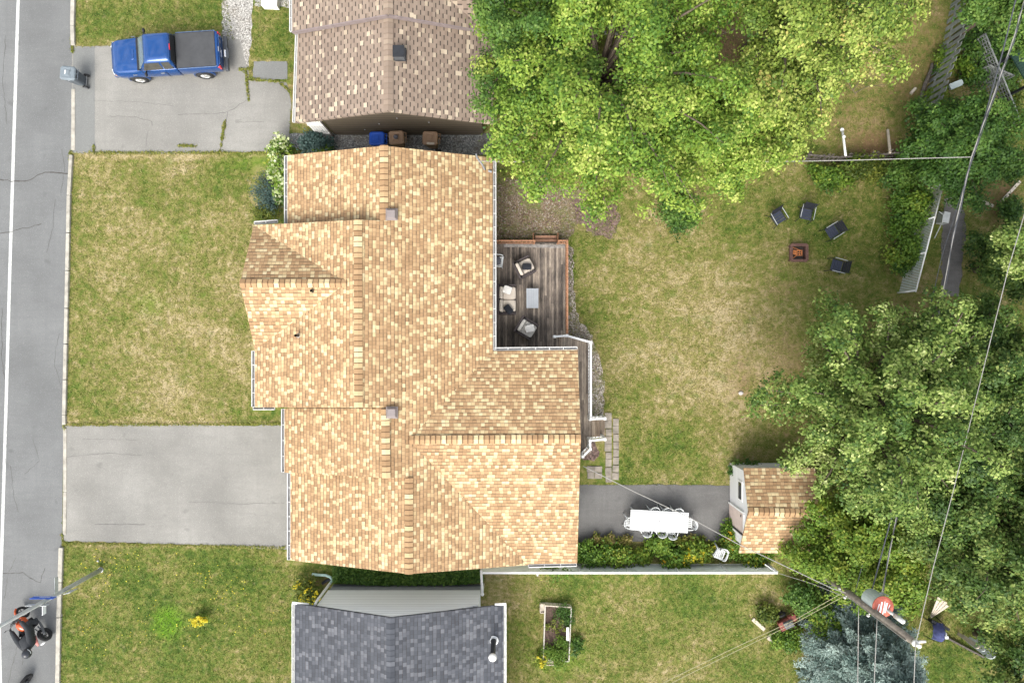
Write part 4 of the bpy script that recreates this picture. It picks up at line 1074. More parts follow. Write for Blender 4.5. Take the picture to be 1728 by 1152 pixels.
m = MB(); q = W(840, 442, DZ); m.ell((q.x + .0, q.y, DZ + .47), (.16, .2, .05)); tag(m.build('seat_pad', 'knob_dark', None, smooth=True), 'dark oval seat pad on the white chair by the house wall', 'cushion')
pt = thing('patio_table', 'long white rectangular patio table with a hole for a parasol, on the dark asphalt patio', 'table', W(1113, 877))
c0 = W(1112.5, 879, .74); rot = Matrix.Rotation(R(-3.3), 3, 'Z')
for i in (-1, 1):
    m = MB(); m.box(c0 + rot @ Vector((i * .657, 0, 0)), (1.308, .92, .035), rot); m.build('tabletop', 'white_plastic', pt, bevel=.012)
m = MB(); m.tube([c0 + Vector((0, 0, .019)), c0 + Vector((0, 0, .024))], .022, 12); m.build('parasol_hole', 'knob_dark', pt)
m = MB(); m.box(c0 + Vector((0, 0, -.055)), (2.4, .72, .06), rot); m.build('apron', 'white_plastic', pt)
for sx in (-1, 1):
    for sy in (-1, 1):
        m = MB(); p = c0 + rot @ Vector((sx * 1.15, sy * .36, -.08)); m.tube([p, p + Vector((sx * .04, sy * .03, -.66))], [.04, .025], 8); m.build('leg', 'white_plastic', pt)

# ------------------------------------------------------------------ fire pit and black sling chairs
def sling_chair(label):
    r = thing('sling_chair', label, 'chair', (0, 0, 0), 'black sling chairs round the fire pit')
    m = MB()
    for i in range(4): m.box((0, .19 - .125 * i, .40 - .012 * i), (.50, .112, .016))
    m.build('seat', 'sling_navy', r)
    m = MB()
    for i in range(4):
        m.box((0, -.27 - .042 * i, .47 + .12 * i), (.50, .012, .108), Matrix.Rotation(.34, 3, 'X'))
    m.build('backrest', 'sling_black', r)
    for s in (-1, 1):
        x = s * .275
        m = MB(); m.tube([(x, .26, .405), (x, -.22, .355), (x, -.44, .96)], .014, 6); m.build('frame', 'black_metal', r)
        m = MB(); m.tube([(x * 1.04, -.36, .64), (x * 1.08, -.10, .635), (x * 1.08, .24, .62)], .016, 6); m.build('armrest', 'grey_metal', r)
        for f, e in ((.24, .62), (-.16, .60)):
            m = MB(); m.tube([(x * 1.06, f, e), (x * 1.06, f + (.10 if f > 0 else -.22), 0)], .015, 6); m.build('leg', 'black_metal', r)
    return r
sc = sling_chair('black sling chair left of the others by the fire pit'); place(sc, W(1308, 370), R(-148))
dup(sc, W(1354, 364), R(-192), 'black sling chair furthest back from the fire pit, facing down the lawn')
dup(sc, W(1397.5, 393), R(122), 'black sling chair closest to the white slatted chain link fence')
dup(sc, W(1405, 450), R(75), 'black sling chair nearest the big tree, below the other three')
fp = thing('fire_pit', 'square rusty steel fire pit with a grate and half burnt ash on the lawn', 'fire pit', W(1343, 428))
c0 = W(1343, 428); k = .36
for a, b in (((-k, -k), (k, -k)), ((k, -k), (k, k)), ((k, k), (-k, k)), ((-k, k), (-k, -k))):
    m = MB(); m.bar(c0 + Vector((a[0], a[1], .36)), c0 + Vector((b[0], b[1], .362)), .13, .03); m.bar(c0 + Vector((a[0] * .92, a[1] * .92, .2)), c0 + Vector((b[0] * .92, b[1] * .92, .2)), .02, .28); m.build('rim', 'rust', fp)
m = MB(); m.box(c0 + Vector((0, 0, .10)), (.6, .6, .03)); m.build('ash_tray', 'ash', fp)
m = MB()
for i in range(3):
    o = -.11 + .11 * i + .05
    m.bar(c0 + Vector((o, -.13, .27)), c0 + Vector((o, .13, .27)), .035, .025); m.bar(c0 + Vector((-.08, o - .05, .272)), c0 + Vector((.18, o - .05, .272)), .035, .025)
m.bar(c0 + Vector((.12, .1, .26)), c0 + Vector((-.28, .26, .3)), .025, .02); m.bar(c0 + Vector((-.06, -.1, .26)), c0 + Vector((-.3, -.27, .3)), .025, .02); m.bar(c0 + Vector((-.05, 0, .25)), c0 + Vector((-.22, .05, .2)), .2, .02)
m.build('grate', 'rust_bright', fp)
for sx in (-1, 1):
    for sy in (-1, 1):
        m = MB(); m.bar(c0 + Vector((sx * .33, sy * .33, 0)), c0 + Vector((sx * .33, sy * .33, .345)), .05, .05); m.build('leg', 'rust', fp)

# ------------------------------------------------------------------ wheelie bins (local: hinge and wheels at +x, front at -x)
def bin_(label, body, lid, knob=False, flap=False, group=None):
    r = thing('wheelie_bin', label, 'bin', (0, 0, 0), group)
    m = MB(); rings = []
    for z, hx, hy, ox in ((.06, .20, .20, .0), (.5, .255, .24, -.01), (.94, .30, .275, -.02), (.98, .325, .295, -.02), (1.0, .325, .295, -.02)):
        rings.append([Vector((ox + sx * hx, sy * hy, z)) for sx, sy in ((-1, -.8), (-.8, -1), (.8, -1), (1, -.8), (1, .8), (.8, 1), (-.8, 1), (-1, .8))])
    m.loft(rings); bo = m.build('body', body, r, bevel=.01)
    m = MB()
    for y in (-.15, 0, .15): m.bar((.215, y, .15), (.29, y * 1.1, .88), .03, .02)
    m.bar((-.3, -.03, .9), (-.335, -.03, .96), .1, .05); m.build('rib', body, bo)
    m = MB(); rings = []
    for z, hx, hy in ((1.004, .345, .31), (1.03, .345, .31), (1.07, .315, .28), (1.085, .27, .24), (1.075, .20, .17)):
        rings.append([Vector((-.03 + sx * hx, sy * hy, z)) for sx, sy in ((-1, -.75), (-.75, -1), (.75, -1), (1, -.75), (1, .75), (.75, 1), (-.75, 1), (-1, .75))])
    m.loft(rings); lo = m.build('lid', lid, r, bevel=.006)
    m = MB(); m.box((-.06, 0, 1.085), (.26, .26, .025), None, .9)
    for s in (-1, 1): m.bar((.1, s * .07, 1.088), (.1, s * .23, 1.076), .03, .015); m.bar((-.26, s * .1, 1.066), (-.26, s * .2, 1.06), .03, .012)
    m.build('lid_panel', lid, lo, bevel=.008)
    m = MB(); m.tube([(.30, -.22, 1.0), (.40, -.22, .99), (.40, .22, .99), (.30, .22, 1.0)], .018, 7); m.bar((.30, 0, 1.0), (.40, 0, .99), .03, .02); m.build('handle', body, r)
    for s in (-1, 1):
        m = MB(); m.cyl((.24, s * .25, .13), (.24, s * .31, .13), .13, 18); w_ = m.build('wheel', 'tyre', r, bevel=.012)
        m = MB(); m.cyl((.24, s * .308, .13), (.24, s * .316, .13), .085, 14); m.build('hub', 'moto_grey', w_)
    m = MB(); m.tube([(.24, -.27, .13), (.24, .27, .13)], .016, 8); m.build('axle', 'galv', r)
    if knob: m = MB(); m.tube([(-.04, 0, 1.09), (-.04, 0, 1.17), (-.04, 0, 1.21)], [.10, .10, .06], 14); m.build('lid_knob', 'knob_dark', lo, smooth=False)
    if flap == 'label': m = MB(); m.box((-.11, .02, 1.103), (.045, .17, .008)); m.build('sticker', 'sign_white', lo); 
    if flap == 'side': m = MB(); m.box((.0, -.25, 1.075), (.34, .10, .02)); m.build('sticker', 'pale_wood', lo)
    if flap == 'label': m = MB(); m.bar((-.12, -.262, .84), (.06, -.256, .84), .012, .06); m.build('side_label', 'sign_white', bo)
    return r
b = bin_('dark grey wheelie bin standing on the kerb by the driveway with the blue pickup', 'bin_grey', 'bin_lid_grey', flap='label'); place(b, W(140, 138.5), R(-5))
b = bin_('blue wheelie bin between the brown house and the tan roof', 'bin_blue', 'bin_blue'); place(b, Vector((*W(637, 233.5, 1.05).xy, 0)), R(0))
b = bin_('brown wheelie bin with a dark round knob on its lid, beside the blue bin', 'bin_brown', 'bin_brown', knob=True); place(b, Vector((*W(670, 232, 1.05).xy, 0)), R(3))
b = bin_('brown wheelie bin with a plain lid, furthest right of the three', 'bin_brown', 'bin_brown', flap='side'); place(b, Vector((*W(727, 233, 1.05).xy, 0)), R(-2))

# ------------------------------------------------------------------ blue pickup (local: front at +x, z up)
tk = thing('pickup_truck', 'blue extended cab pickup with a black bed cover parked on the driveway', 'pickup')
def ring(x, zb, wb, zm, wm, zt, wt, wc=None):
    """body section, seen from the front: bottom, belly, shoulder, crown"""
    crown = zt + .02
    return [Vector((x, s * y, z)) for s, y, z in ((-1, wb, zb), (-1, wm, zm), (-1, wm * .985, zm + (zt - zm) * .6), (-1, wt, zt), (-1, wt * .5, crown), (1, wt * .5, crown), (1, wt, zt), (1, wm * .985, zm + (zt - zm) * .6), (1, wm, zm), (1, wb, zb))]
m = MB()
m.loft([ring(2.44, .52, .58, .66, .66, .84, .56), ring(2.36, .42, .70, .62, .76, .95, .64), ring(2.10, .38, .78, .62, .83, 1.02, .69), ring(1.5, .42, .80, .68, .855, 1.065, .71), ring(1.08, .40, .80, .66, .855, 1.10, .73), ring(.95, .38, .79, .64, .85, 1.10, .78), ring(-.55, .38, .79, .64, .85, 1.10, .78)])
body = m.build('body', 'truck_blue', tk, bevel=.012, smooth=True)
m = MB(); m.loft([ring(-.60, .42, .78, .66, .84, 1.12, .80), ring(-1.5, .46, .79, .70, .855, 1.13, .80), ring(-2.36, .46, .77, .68, .83, 1.13, .79), ring(-2.44, .50, .73, .68, .80, 1.11, .77)])
m.build('bed', 'truck_blue', tk, bevel=.012, smooth=True)
m = MB(); m.box((2.02, 0, 1.0), (.01, .01, .01))
m = MB()
m.loft([[Vector((1.42, s * .26, 1.07)) for s in (-1,)] * 0 or [Vector(p) for p in ((1.30, -.24, 1.088), (1.30, .24, 1.088), (1.42, .26, 1.075), (1.42, -.26, 1.075))], [Vector(p) for p in ((1.33, -.21, 1.115), (1.33, .21, 1.115), (1.41, .22, 1.105), (1.41, -.22, 1.105))]])
m.bar((1.5, 0, 1.083), (2.3, 0, .985), .03, .012); 
for s in (-1, 1): m.bar((1.3, s * .40, 1.09), (2.3, s * .34, .965), .035, .012)
m.build('hood_crease', 'truck_blue', body)
m = MB(); m.bar((1.14, -.74, 1.108), (1.14, .74, 1.108), .10, .025); m.build('cowl', 'black_metal', body)
# cab
m = MB()
def cring(z, xf, xr, w, cr=.10):
    P = []
    for cx_, cy_, a0 in ((xf - cr, w - cr, 0), (xr + cr, w - cr, 90), (xr + cr, -w + cr, 180), (xf - cr, -w + cr, 270)):
        for j in range(4):
            a = R(a0 + 30 * j); P.append(Vector((cx_ + cr * math.cos(a), cy_ + cr * math.sin(a), z)))
    return P
m.loft([cring(1.08, 1.10, -.56, .775, .06), cring(1.35, .86, -.545, .71, .08), cring(1.60, .63, -.52, .635, .10), cring(1.665, .54, -.47, .57, .12), cring(1.685, .36, -.34, .40, .12)])
cab = m.build('cab', 'truck_blue', tk, bevel=0, smooth=True)
def quadlet(parent, name, mat, pts, off, th=.006):
    P = [Vector(p) for p in pts]; n = (P[1] - P[0]).cross(P[2] - P[0]).normalized() * off
    mm = MB(); mm.loft([[p - n * .5 for p in P], [p + n for p in P]]); return mm.build(name, mat, parent)
quadlet(cab, 'windscreen', 'screen_glass', [(1.07, -.68, 1.12), (1.07, .68, 1.12), (.665, .555, 1.575), (.665, -.555, 1.575)], .022)
quadlet(cab, 'rear_window', 'dark_glass', [(-.562, .66, 1.15), (-.562, -.66, 1.15), (-.53, -.56, 1.56), (-.53, .56, 1.56)], .015)
for s in (-1, 1):
    for xs in (((.88, .02), (.66, .03)), ((-.06, -.46), (-.05, -.42))):
        (a, b), (c, d) = xs
        pts = [(a, s * .772, 1.14), (b, s * .772, 1.14), (d, s * .648, 1.55), (c, s * .648, 1.55)]
        if s > 0: pts.reverse()
        quadlet(cab, 'side_window', 'glass_brown', pts, .012)
    m = MB(); m.bar((-.02, s * .858, .5), (-.02, s * .858, 1.05), .012, .012); m.bar((.98, s * .857, .5), (.98, s * .80, 1.08), .012, .012); m.build('door_seam', 'black_metal', body)
    m = MB(); m.bar((.06, s * .865, .95), (.22, s * .865, .95), .025, .045); m.build('door_handle', 'chrome', body)
    m = MB(); m.bar((.78, s * .80, 1.13), (.78, s * .95, 1.17), .05, .05); m.ell((.76, s * .98, 1.20), (.06, .11, .085), 12, 7); m.build('mirror', 'black_metal', tk, smooth=True)
    for x in (1.49, -1.49):
        m = MB(); m.torus((x, s * .80, .36), .44, .055, 'y', 18, 8, R(-8), R(188)); m.build('wheel_arch', 'truck_blue', tk, smooth=True)
        m = MB(); m.cyl((x, s * .60, .38), (x, s * .842, .38), .42, 24); m.build('wheel_well', 'black_metal', tk)
        m = MB(); m.torus((x, s * .80, .355), .265, .10, 'y', 26, 10); wh = m.build('wheel', 'tyre', tk, smooth=True)
        m = MB(); m.tube([(x, s * .80, .355), (x, s * .865, .355)], [.215, .205], 22); m.torus((x, s * .862, .355), .20, .018, 'y', 22, 6)
        for j in range(5):
            a = R(72 * j); m.bar((x, s * .872, .355), (x + .17 * math.cos(a), s * .872, .355 + .17 * math.sin(a)), .05, .018)
        m.cyl((x, s * .87, .355), (x, s * .90, .355), .05, 12); m.build('rim', 'alloy', wh)
    m = MB(); m.box((-2.41, s * .755, .93), (.14, .10, .26)); m.build('tail_light', 'tail_red', tk, bevel=.02)
    m = MB(); m.box((2.36, s * .60, .78), (.14, .26, .15), Matrix.Rotation(s * .35, 3, 'Z')); m.build('headlight', 'sign_white', tk, bevel=.02)
    m = MB(); m.box((2.27, s * .735, .77), (.14, .05, .13), Matrix.Rotation(s * .3, 3, 'Z')); m.build('indicator', 'amber', tk, bevel=.012)
    m = MB(); m.bar((-.62, s * .80, 1.148), (-2.36, s * .79, 1.158), .045, .02); m.build('bed_rail', simple('rail_shine', (.16, .24, .42), .3, metal=.5) if 'rail_shine' not in M else 'rail_shine', tk)
    m = MB(); m.bar((1.30, s * .862, .93), (1.48, s * .864, .93), .012, .035); m.build('badge', 'chrome', body)
m = MB(); m.box((-1.47, 0, 1.165), (1.74, 1.54, .035)); m.build('bed_cover', 'bed_cover', tk, bevel=.015)
m = MB(); 
for s in (-1, 1): m.box((-1.47, s * .775, 1.172), (1.70, .02, .02))
m.build('cover_edge', 'black_metal', tk)
m = MB(); m.box((-2.46, 0, .86), (.05, 1.32, .44)); tg = m.build('tailgate', 'truck_blue', tk, bevel=.012)
m = MB(); m.box((-2.455, 0, 1.085), (.03, .22, .02)); m.box((-2.488, .0, .93), (.012, .22, .07)); m.box((-2.488, -.40, .92), (.012, .14, .05)); m.build('badge', 'chrome', tg)
m = MB(); m.box((-2.58, 0, .53), (.17, 1.56, .17)); bp = m.build('rear_bumper', 'bumper_dark', tk, bevel=.03)
m = MB(); m.box((-2.665, 0, .60), (.12, .44, .08)); m.build('bumper_step', 'bumper_dark', bp)
m = MB(); m.box((-2.60, .02, .625), (.15, .31, .012), Matrix.Rotation(-.5, 3, 'Y')); pl = m.build('licence_plate', 'plate', tk)
m = MB()
for i in range(5): m.box((-2.602, -.07 + .045 * i, .636), (.055, .018, .006), Matrix.Rotation(-.5, 3, 'Y'))
m.build('plate_marks', 'plate_ink', pl)
m = MB(); m.box((2.43, 0, .50), (.16, 1.46, .20)); m.build('front_bumper', 'truck_blue', tk, bevel=.05)
m = MB(); m.box((2.44, 0, .73), (.06, .90, .20)); m.build('grille', 'black_metal', tk, bevel=.02)
m = MB(); m.box((-.53, 0, 1.605), (.03, .26, .035)); m.build('brake_light', 'tail_red', tk)
place(tk, (-15.53, 12.86, 0.008), R(183.7))

# ------------------------------------------------------------------ motorcycle (local: front at +x) and rider
def motorcycle(label, body_mat, wheelbase=1.42):
    r = thing('motorcycle', label, 'motorcycle'); f, b = wheelbase / 2, -wheelbase / 2
    for x, wd in ((f, .055), (b, .085)):
        m = MB(); m.torus((x, 0, .31), .25, wd, 'y', 28, 10); wh = m.build('wheel', 'tyre', r, smooth=True)
        m = MB(); m.torus((x, 0, .31), .20, .018, 'y', 24, 6)
        for j in range(6): a = R(60 * j); m.bar((x, 0, .31), (x + .2 * math.cos(a), 0, .31 + .2 * math.sin(a)), .03, .02)
        m.cyl((x, -.07, .31), (x, .07, .31), .045, 12); m.build('rim', 'moto_black', wh)
        m = MB(); m.cyl((x, .075, .31), (x, .082, .31), .13, 18); m.build('brake_disc', 'galv', wh)
    for s in (-1, 1):
        m = MB(); m.tube([(f, s * .085, .31), (f - .26, s * .085, .95)], [.026, .024], 8); m.build('fork', 'moto_grey', r)
        m = MB(); m.tube([(b, s * .09, .31), (b + .48, s * .10, .38)], .03, 6); m.build('swingarm', 'moto_grey', r)
    m = MB(); m.torus((f - .02, 0, .32), .335, .045, 'y', 14, 8, R(20), R(150)); m.build('front_fender', body_mat, r, smooth=True)
    m = MB(); m.loft([[Vector((x, w * math.cos(a), z + h * math.sin(a))) for a in [2 * math.pi * j / 14 for j in range(14)]] for x, w, z, h in ((.40, .05, .90, .05), (.33, .14, .88, .12), (.15, .19, .86, .14), (-.05, .15, .82, .10), (-.16, .08, .79, .04))]); m.build('fuel_tank', body_mat, r, smooth=True)
    m = MB(); m.loft([[Vector((x, w * math.cos(a), z + h * math.sin(a))) for a in [2 * math.pi * j / 12 for j in range(12)]] for x, w, z, h in ((-.10, .10, .79, .04), (-.28, .15, .79, .05), (-.50, .14, .82, .05), (-.72, .09, .88, .04))]); m.build('seat', 'moto_black', r, smooth=True)
    m = MB(); m.loft([[Vector((x, w * math.cos(a), z + h * math.sin(a))) for a in [2 * math.pi * j / 12 for j in range(12)]] for x, w, z, h in ((-.55, .13, .77, .06), (-.78, .11, .86, .05), (-.98, .05, .92, .02))]); m.build('tail', 'hub_pink', r, smooth=True)
    m = MB(); m.box((-1.02, 0, .70), (.02, .18, .12), Matrix.Rotation(.4, 3, 'Y')); m.build('licence_plate', 'plate', r)
    m = MB(); m.box((.05, 0, .46), (.46, .30, .34)); m.cyl((.15, -.2, .45), (.15, .2, .45), .11, 12); m.box((.12, 0, .68), (.26, .2, .14), Matrix.Rotation(-.4, 3, 'Y')); m.build('engine', 'moto_black', r, bevel=.02)
    for s in (-1, 1): 
        m = MB(); m.loft([[Vector((x, s * (.16 + .05 * w), z + .1 * w)) for w in (0, 1, 1, 0)] if False else [Vector((x, s * y, z)) for y, z in ((.10, z0), (.20, z0 + .04), (.21, z0 + h), (.12, z0 + h + .03))] for x, z0, h in ((.52, .66, .08), (.38, .52, .28), (.12, .56, .24), (.02, .66, .10))]); m.build('side_fairing', body_mat, r, smooth=False)
    m = MB(); m.tube([(.2, -.13, .35), (-.1, -.2, .25), (-.35, -.22, .33), (-.75, -.22, .52)], [.03, .035, .055, .055], 10); m.build('exhaust', 'moto_grey', r, smooth=True)
    m = MB(); m.tube([(.38, -.40, 1.0), (.44, -.22, 1.05), (.46, 0, 1.06), (.44, .22, 1.05), (.38, .40, 1.0)], .016, 8); hb = m.build('handlebar', 'moto_black', r, smooth=True)
    for s in (-1, 1):
        m = MB(); m.cyl((.395, s * .30, 1.02), (.375, s * .42, .995), .022, 8); m.build('grip', 'moto_black', hb)
        m = MB(); m.tube([(.42, s * .28, 1.04), (.45, s * .36, 1.16)], .008, 5); m.ell((.46, s * .40, 1.19), (.02, .075, .045), 10, 6); m.build('mirror', 'moto_black', hb, smooth=True)
    m = MB(); m.ell((.56, 0, .93), (.09, .12, .12), 14, 8); m.build('headlight', 'moto_grey', r, smooth=True)
    m = MB(); m.box((.52, 0, 1.07), (.02, .24, .18), Matrix.Rotation(-.7, 3, 'Y')); m.build('fly_screen', 'dark_glass', r, bevel=.01)
    m = MB(); m.bar((-.05, .18, .33), (-.05, .30, .33), .04, .02); m.bar((-.05, -.18, .33), (-.05, -.30, .33), .04, .02); m.build('foot_peg', 'moto_black', r)
    return r
bk = motorcycle('orange and black motorcycle with a rider, at the road edge under the blue sign', 'moto_orange')
fw, rw = W(38, 1030, .31), W(78, 1070, .31)
ctr = (fw + rw) / 2; hd = math.atan2(fw.y - rw.y, fw.x - rw.x)
place(bk, (ctr.x, ctr.y, .004), hd, (R(-8), 0))
b2 = motorcycle('black motorcycle just entering the bottom edge of the road, only its front showing', 'moto_black')
q2 = W(46, 1147, .3); place(b2, (q2.x - .71 * math.cos(R(62)), q2.y - .71 * math.sin(R(62)), .004), R(62), (R(-6), 0))

def skin_body(name, mat, parent, nodes, edges, root=0, sub=1, label=None):
    me = bpy.data.meshes.new(name); o_ = ORI.get(parent.name, Vector((0, 0, 0))) if parent else Vector((0, 0, 0))
    me.from_pydata([tuple(Vector(n[0]) - o_) for n in nodes], edges, []); me.materials.append(M[mat])
    o = bpy.data.objects.new(name, me); C.objects.link(o)
    if parent: o.parent = parent; ORI[o.name] = o_
    md = o.modifiers.new('skin', 'SKIN')
    if not me.skin_vertices: me.skin_vertices.new()
    for i, n in enumerate(nodes):
        sv = me.skin_vertices[0].data[i]; rr = n[1]; sv.radius = rr if isinstance(rr, tuple) else (rr, rr); sv.use_root = (i == root)
    md.use_smooth_shade = True
    if sub: md = o.modifiers.new('sub', 'SUBSURF'); md.levels = sub; md.render_levels = sub
    return o
# rider in bike coordinates -> world
rm = bk.matrix_basis.copy()
mw = Matrix.Translation(bk.location) @ Matrix.Rotation(hd, 4, 'Z') @ Matrix.Rotation(R(-8), 4, 'X')
def L(x, y, z): return mw @ Vector((x, y, z))
pr = thing('person', 'motorcycle rider in black jacket and dark grey helmet sitting on the orange motorcycle', 'person', L(-.3, 0, .85) * 1.0)
HEAD = W(46, 1102, 1.62)
pel = L(-.36, 0, .90); neck = HEAD + (pel - HEAD) * .27; chest = pel.lerp(neck, .62); waist = pel.lerp(neck, .30)
fx = Vector((math.cos(hd), math.sin(hd), 0)); sx_ = Vector((-math.sin(hd), math.cos(hd), 0))
nodes = [(pel, .27), (waist, .27), (chest, (.32, .27)), (neck, .13), (HEAD - Vector((0, 0, .04)), .10)]
edges = [(0, 1), (1, 2), (2, 3), (3, 4)]
for s in (-1, 1):
    i = len(nodes)
    sh_ = chest.lerp(neck, .55) + sx_ * s * .19; el = sh_.lerp(L(.38, s * .34, 1.03), .52) + sx_ * s * .10 - Vector((0, 0, .07)); hnd = L(.34, s * .35, 1.02)
    nodes += [(sh_, .16), (el, .125), (hnd, .085)]; edges += [(2, i), (i, i + 1), (i + 1, i + 2)]
    i = len(nodes); nodes += [(pel + sx_ * s * .12, .20), (L(.14, s * .25, .72), .155), (L(-.12, s * .26, .40), .115), (L(-.02, s * .27, .36), .075), (L(.12, s * .27, .34), .055)]
    edges += [(0, i), (i, i + 1), (i + 1, i + 2), (i + 2, i + 3), (i + 3, i + 4)]
skin_body('body', 'jacket', pr, nodes, edges, 0, 2)
for s in (-1, 1):
    h0 = L(.30, s * .345, 1.03); nodes = [(h0, .036), (L(.36, s * .355, 1.045), .040)]; edges = [(0, 1)]
    for k, (dy, ln) in enumerate(((-.03, .085), (-.01, .095), (.012, .09), (.032, .075))):
        i = len(nodes); nodes += [(L(.385, s * (.355 + dy), 1.045), .011), (L(.385 + ln * .35, s * (.355 + dy), 1.035), .010), (L(.385 + ln * .30, s * (.355 + dy), 1.005), .009), (L(.385 - .01, s * (.355 + dy), .99), .008)]
        edges += [(1, i), (i, i + 1), (i + 1, i + 2), (i + 2, i + 3)]
    i = len(nodes); nodes += [(L(.35, s * .315, 1.03), .012), (L(.375, s * .30, 1.005), .010)]; edges += [(0, i), (i, i + 1)]
    skin_body('glove', 'glove', pr, nodes, edges, 0, 1)
m = MB(); rot = (HEAD - neck).to_track_quat('Z', 'Y').to_matrix()
m.ell(HEAD + Vector((0, 0, .03)), (.20, .20, .20), 20, 12); hl = m.build('helmet', 'helmet', pr, smooth=True)
m = MB(); m.ell(HEAD + Vector((0, 0, .02)) + fx * .055, (.158, .168, .095), 18, 8); m.build('visor', 'dark_glass', hl, smooth=True)
m = MB(); m.torus(HEAD + Vector((0, 0, .05)), .195, .014, 'z', 20, 6, hd - 2.2, hd - 1.0); m.torus(HEAD + Vector((0, 0, .05)), .195, .014, 'z', 20, 6, hd + 1.0, hd + 2.2); m.build('stripe', 'sign_white', hl, smooth=True)

# ------------------------------------------------------------------ street lamp with name signs
lb = W(170, 961); lp = thing('street_lamp', 'tall grey street lamp post with blue name sign leaning over the road edge', 'street lamp', lb)
m = MB(); m.tube([lb, lb + Vector((0, 0, 3)), lb + Vector((0, 0, 8.2))], [.10, .088, .062], 12); m.build('pole', 'grey_metal', lp, smooth=True)
m = MB(); m.tube([lb + Vector((0, 0, -.02)), lb + Vector((0, 0, .03))], .13, 14); m.build('base_plate', 'galv', lp)
m = MB(); m.tube([lb + Vector((0, 0, 8.1)), lb + Vector((-.8, 0, 8.6)), lb + Vector((-2.4, 0, 8.7))], [.05, .045, .035], 8); m.build('arm', 'grey_metal', lp, smooth=True)
m = MB(); m.loft([[lb + Vector((-2.3 - x, y * w, 8.68 + z * w)) for y, z in ((-.16, 0), (-.1, .12), (.1, .12), (.16, 0), (.1, -.05), (-.1, -.05))] for x, w in ((0, .5), (.2, 1), (.6, .9), (.75, .3))]); m.build('lamp_head', 'grey_metal', lp)
def onpole(px, py, z): return W(px, py, z)
zc = 3.55; pc_ = lb + Vector((0, 0, zc))
def panel(name, a, b, h, mat, th=.02, parent=lp):
    q = MB(); q.bar(a, b, th, h); return q.build(name, mat, parent, bevel=.004)
sA, sB = W(64, 1002, 3.62), W(100, 1000, 3.62)
sA = Vector((lb.x - .62, lb.y + .085, 3.65)); sB = Vector((lb.x + .32, lb.y + .085, 3.65))
sg = panel('name_sign', sA, sB, .24, 'sign_blue', .03)
m = MB(); m.bar(sA + Vector((0, 0, -.135)), sB + Vector((0, 0, -.135)), .034, .025); m.build('sign_border', 'sign_white', sg)
m = MB()
rgl = random.Random(3)
for i in range(9): m.box((sA.x + .34 + .05 * i, sA.y + .017, 3.66 + rgl.uniform(-.004, .004)), (.022 + .012 * (i % 2), .006, .055))
m.build('lettering', 'sign_white', sg)
panel('bracket', Vector((lb.x + .12, lb.y + .78, 3.25)), Vector((lb.x + .12, lb.y + .12, 3.25)), .22, 'grey_metal', .02)
panel('bracket', Vector((lb.x - .60, lb.y - .10, 3.95)), Vector((lb.x + .25, lb.y - .10, 3.95)), .20, 'grey_metal', .02)
panel('back_sign', Vector((lb.x + .06, lb.y - .08, 3.9)), Vector((lb.x + .06, lb.y - .5, 3.9)), .22, 'sign_white', .02)
panel('side_sign', Vector((lb.x + .10, lb.y - .1, 2.55)), Vector((lb.x + .42, lb.y - .02, 2.55)), .5, 'grey_metal', .02)

# ------------------------------------------------------------------ fences
fe = thing('fence', 'long white panel fence between the two back lawns, plants leaning on it', 'fence', W(1060, 951))
fa, fb = Vector((W(812, 966, 1.2).x, W(812, 966, 1.2).y, 0)), Vector((W(1312, 966, 1.2).x, W(1312, 966, 1.2).y, 0))
n = 6
for i in range(n):
    a, b = fa.lerp(fb, i / n + .003), fa.lerp(fb, (i + 1) / n - .003); q = MB(); q.bar(a + Vector((0, 0, .6)), b + Vector((0, 0, .6)), .03, 1.1); q.build('panel', 'fence_panel', fe)
for z, w_ in ((1.2, .085), (.08, .06)): q = MB(); q.bar(fa + Vector((0, 0, z)), fb + Vector((0, 0, z)), w_, .06); q.build('rail', 'white_vinyl', fe)
for i in range(n + 1):
    p = fa.lerp(fb, i / n); q = MB(); q.bar(p + Vector((0, .03, -.1)), p + Vector((0, .03, 1.165)), .075, .06); q.build('post', 'white_vinyl', fe)
q = MB(); q.bar(fa + Vector((2.5, -.03, 1.24)), fa + Vector((2.5, -.12, 1.24)), .06, .05); q.bar(fb + Vector((-.02, -.01, 1.24)), fb + Vector((-.45, .28, .9)), .05, .05); q.build('bracket', 'white_vinyl', fe)
gr_ = thing('rail_gate', 'white pipe rail joining the white fence end to the grey house corner', 'rail', W(815, 966))
pa, pb = W(812, 962, 1.25), W(814, 1002, 1.32)
q = MB(); q.tube([pa, pb], .055, 8); q.ell(pb, (.08, .08, .08)); q.build('rail', 'white_vinyl', gr_, smooth=True)
q = MB(); q.tube([Vector((pb.x, pb.y, 0)), pb], .04, 8); q.build('post', 'white_vinyl', gr_, smooth=True)
# wooden slat fence, upper right
fs = thing('fence', 'tall grey wooden slat fence with dark gaps along the upper right yard edge', 'fence', W(1585, 110))
P0, P1, P2 = W(1618, -60), W(1592, 70), W(1545, 205)
rgf = random.Random(9); seg = [(P0, P1), (P1, P2)]; 
for a, b in seg:
    L_ = (b - a).length; k = int(L_ / .33); d = (b - a) / L_
    for i in range(k):
        p = a + d * (L_ * (i + .5) / k); h = 1.75 + rgf.uniform(-.06, .06); q = MB(); pp = p + Vector((rgf.uniform(-.012, .012), 0, 0))
        q.bar(pp - d * .10 + Vector((0, 0, h / 2)), pp + d * .10 + Vector((0, 0, h / 2)), .022, h); q.build('slat', 'slat_wood', fs)
    for z in (.4, 1.3): q = MB(); nn = Vector((-d.y, d.x, 0)) * .035; q.bar(a + nn + Vector((0, 0, z)), b + nn + Vector((0, 0, z)), .035, .09); q.build('rail', 'slat_wood', fs)
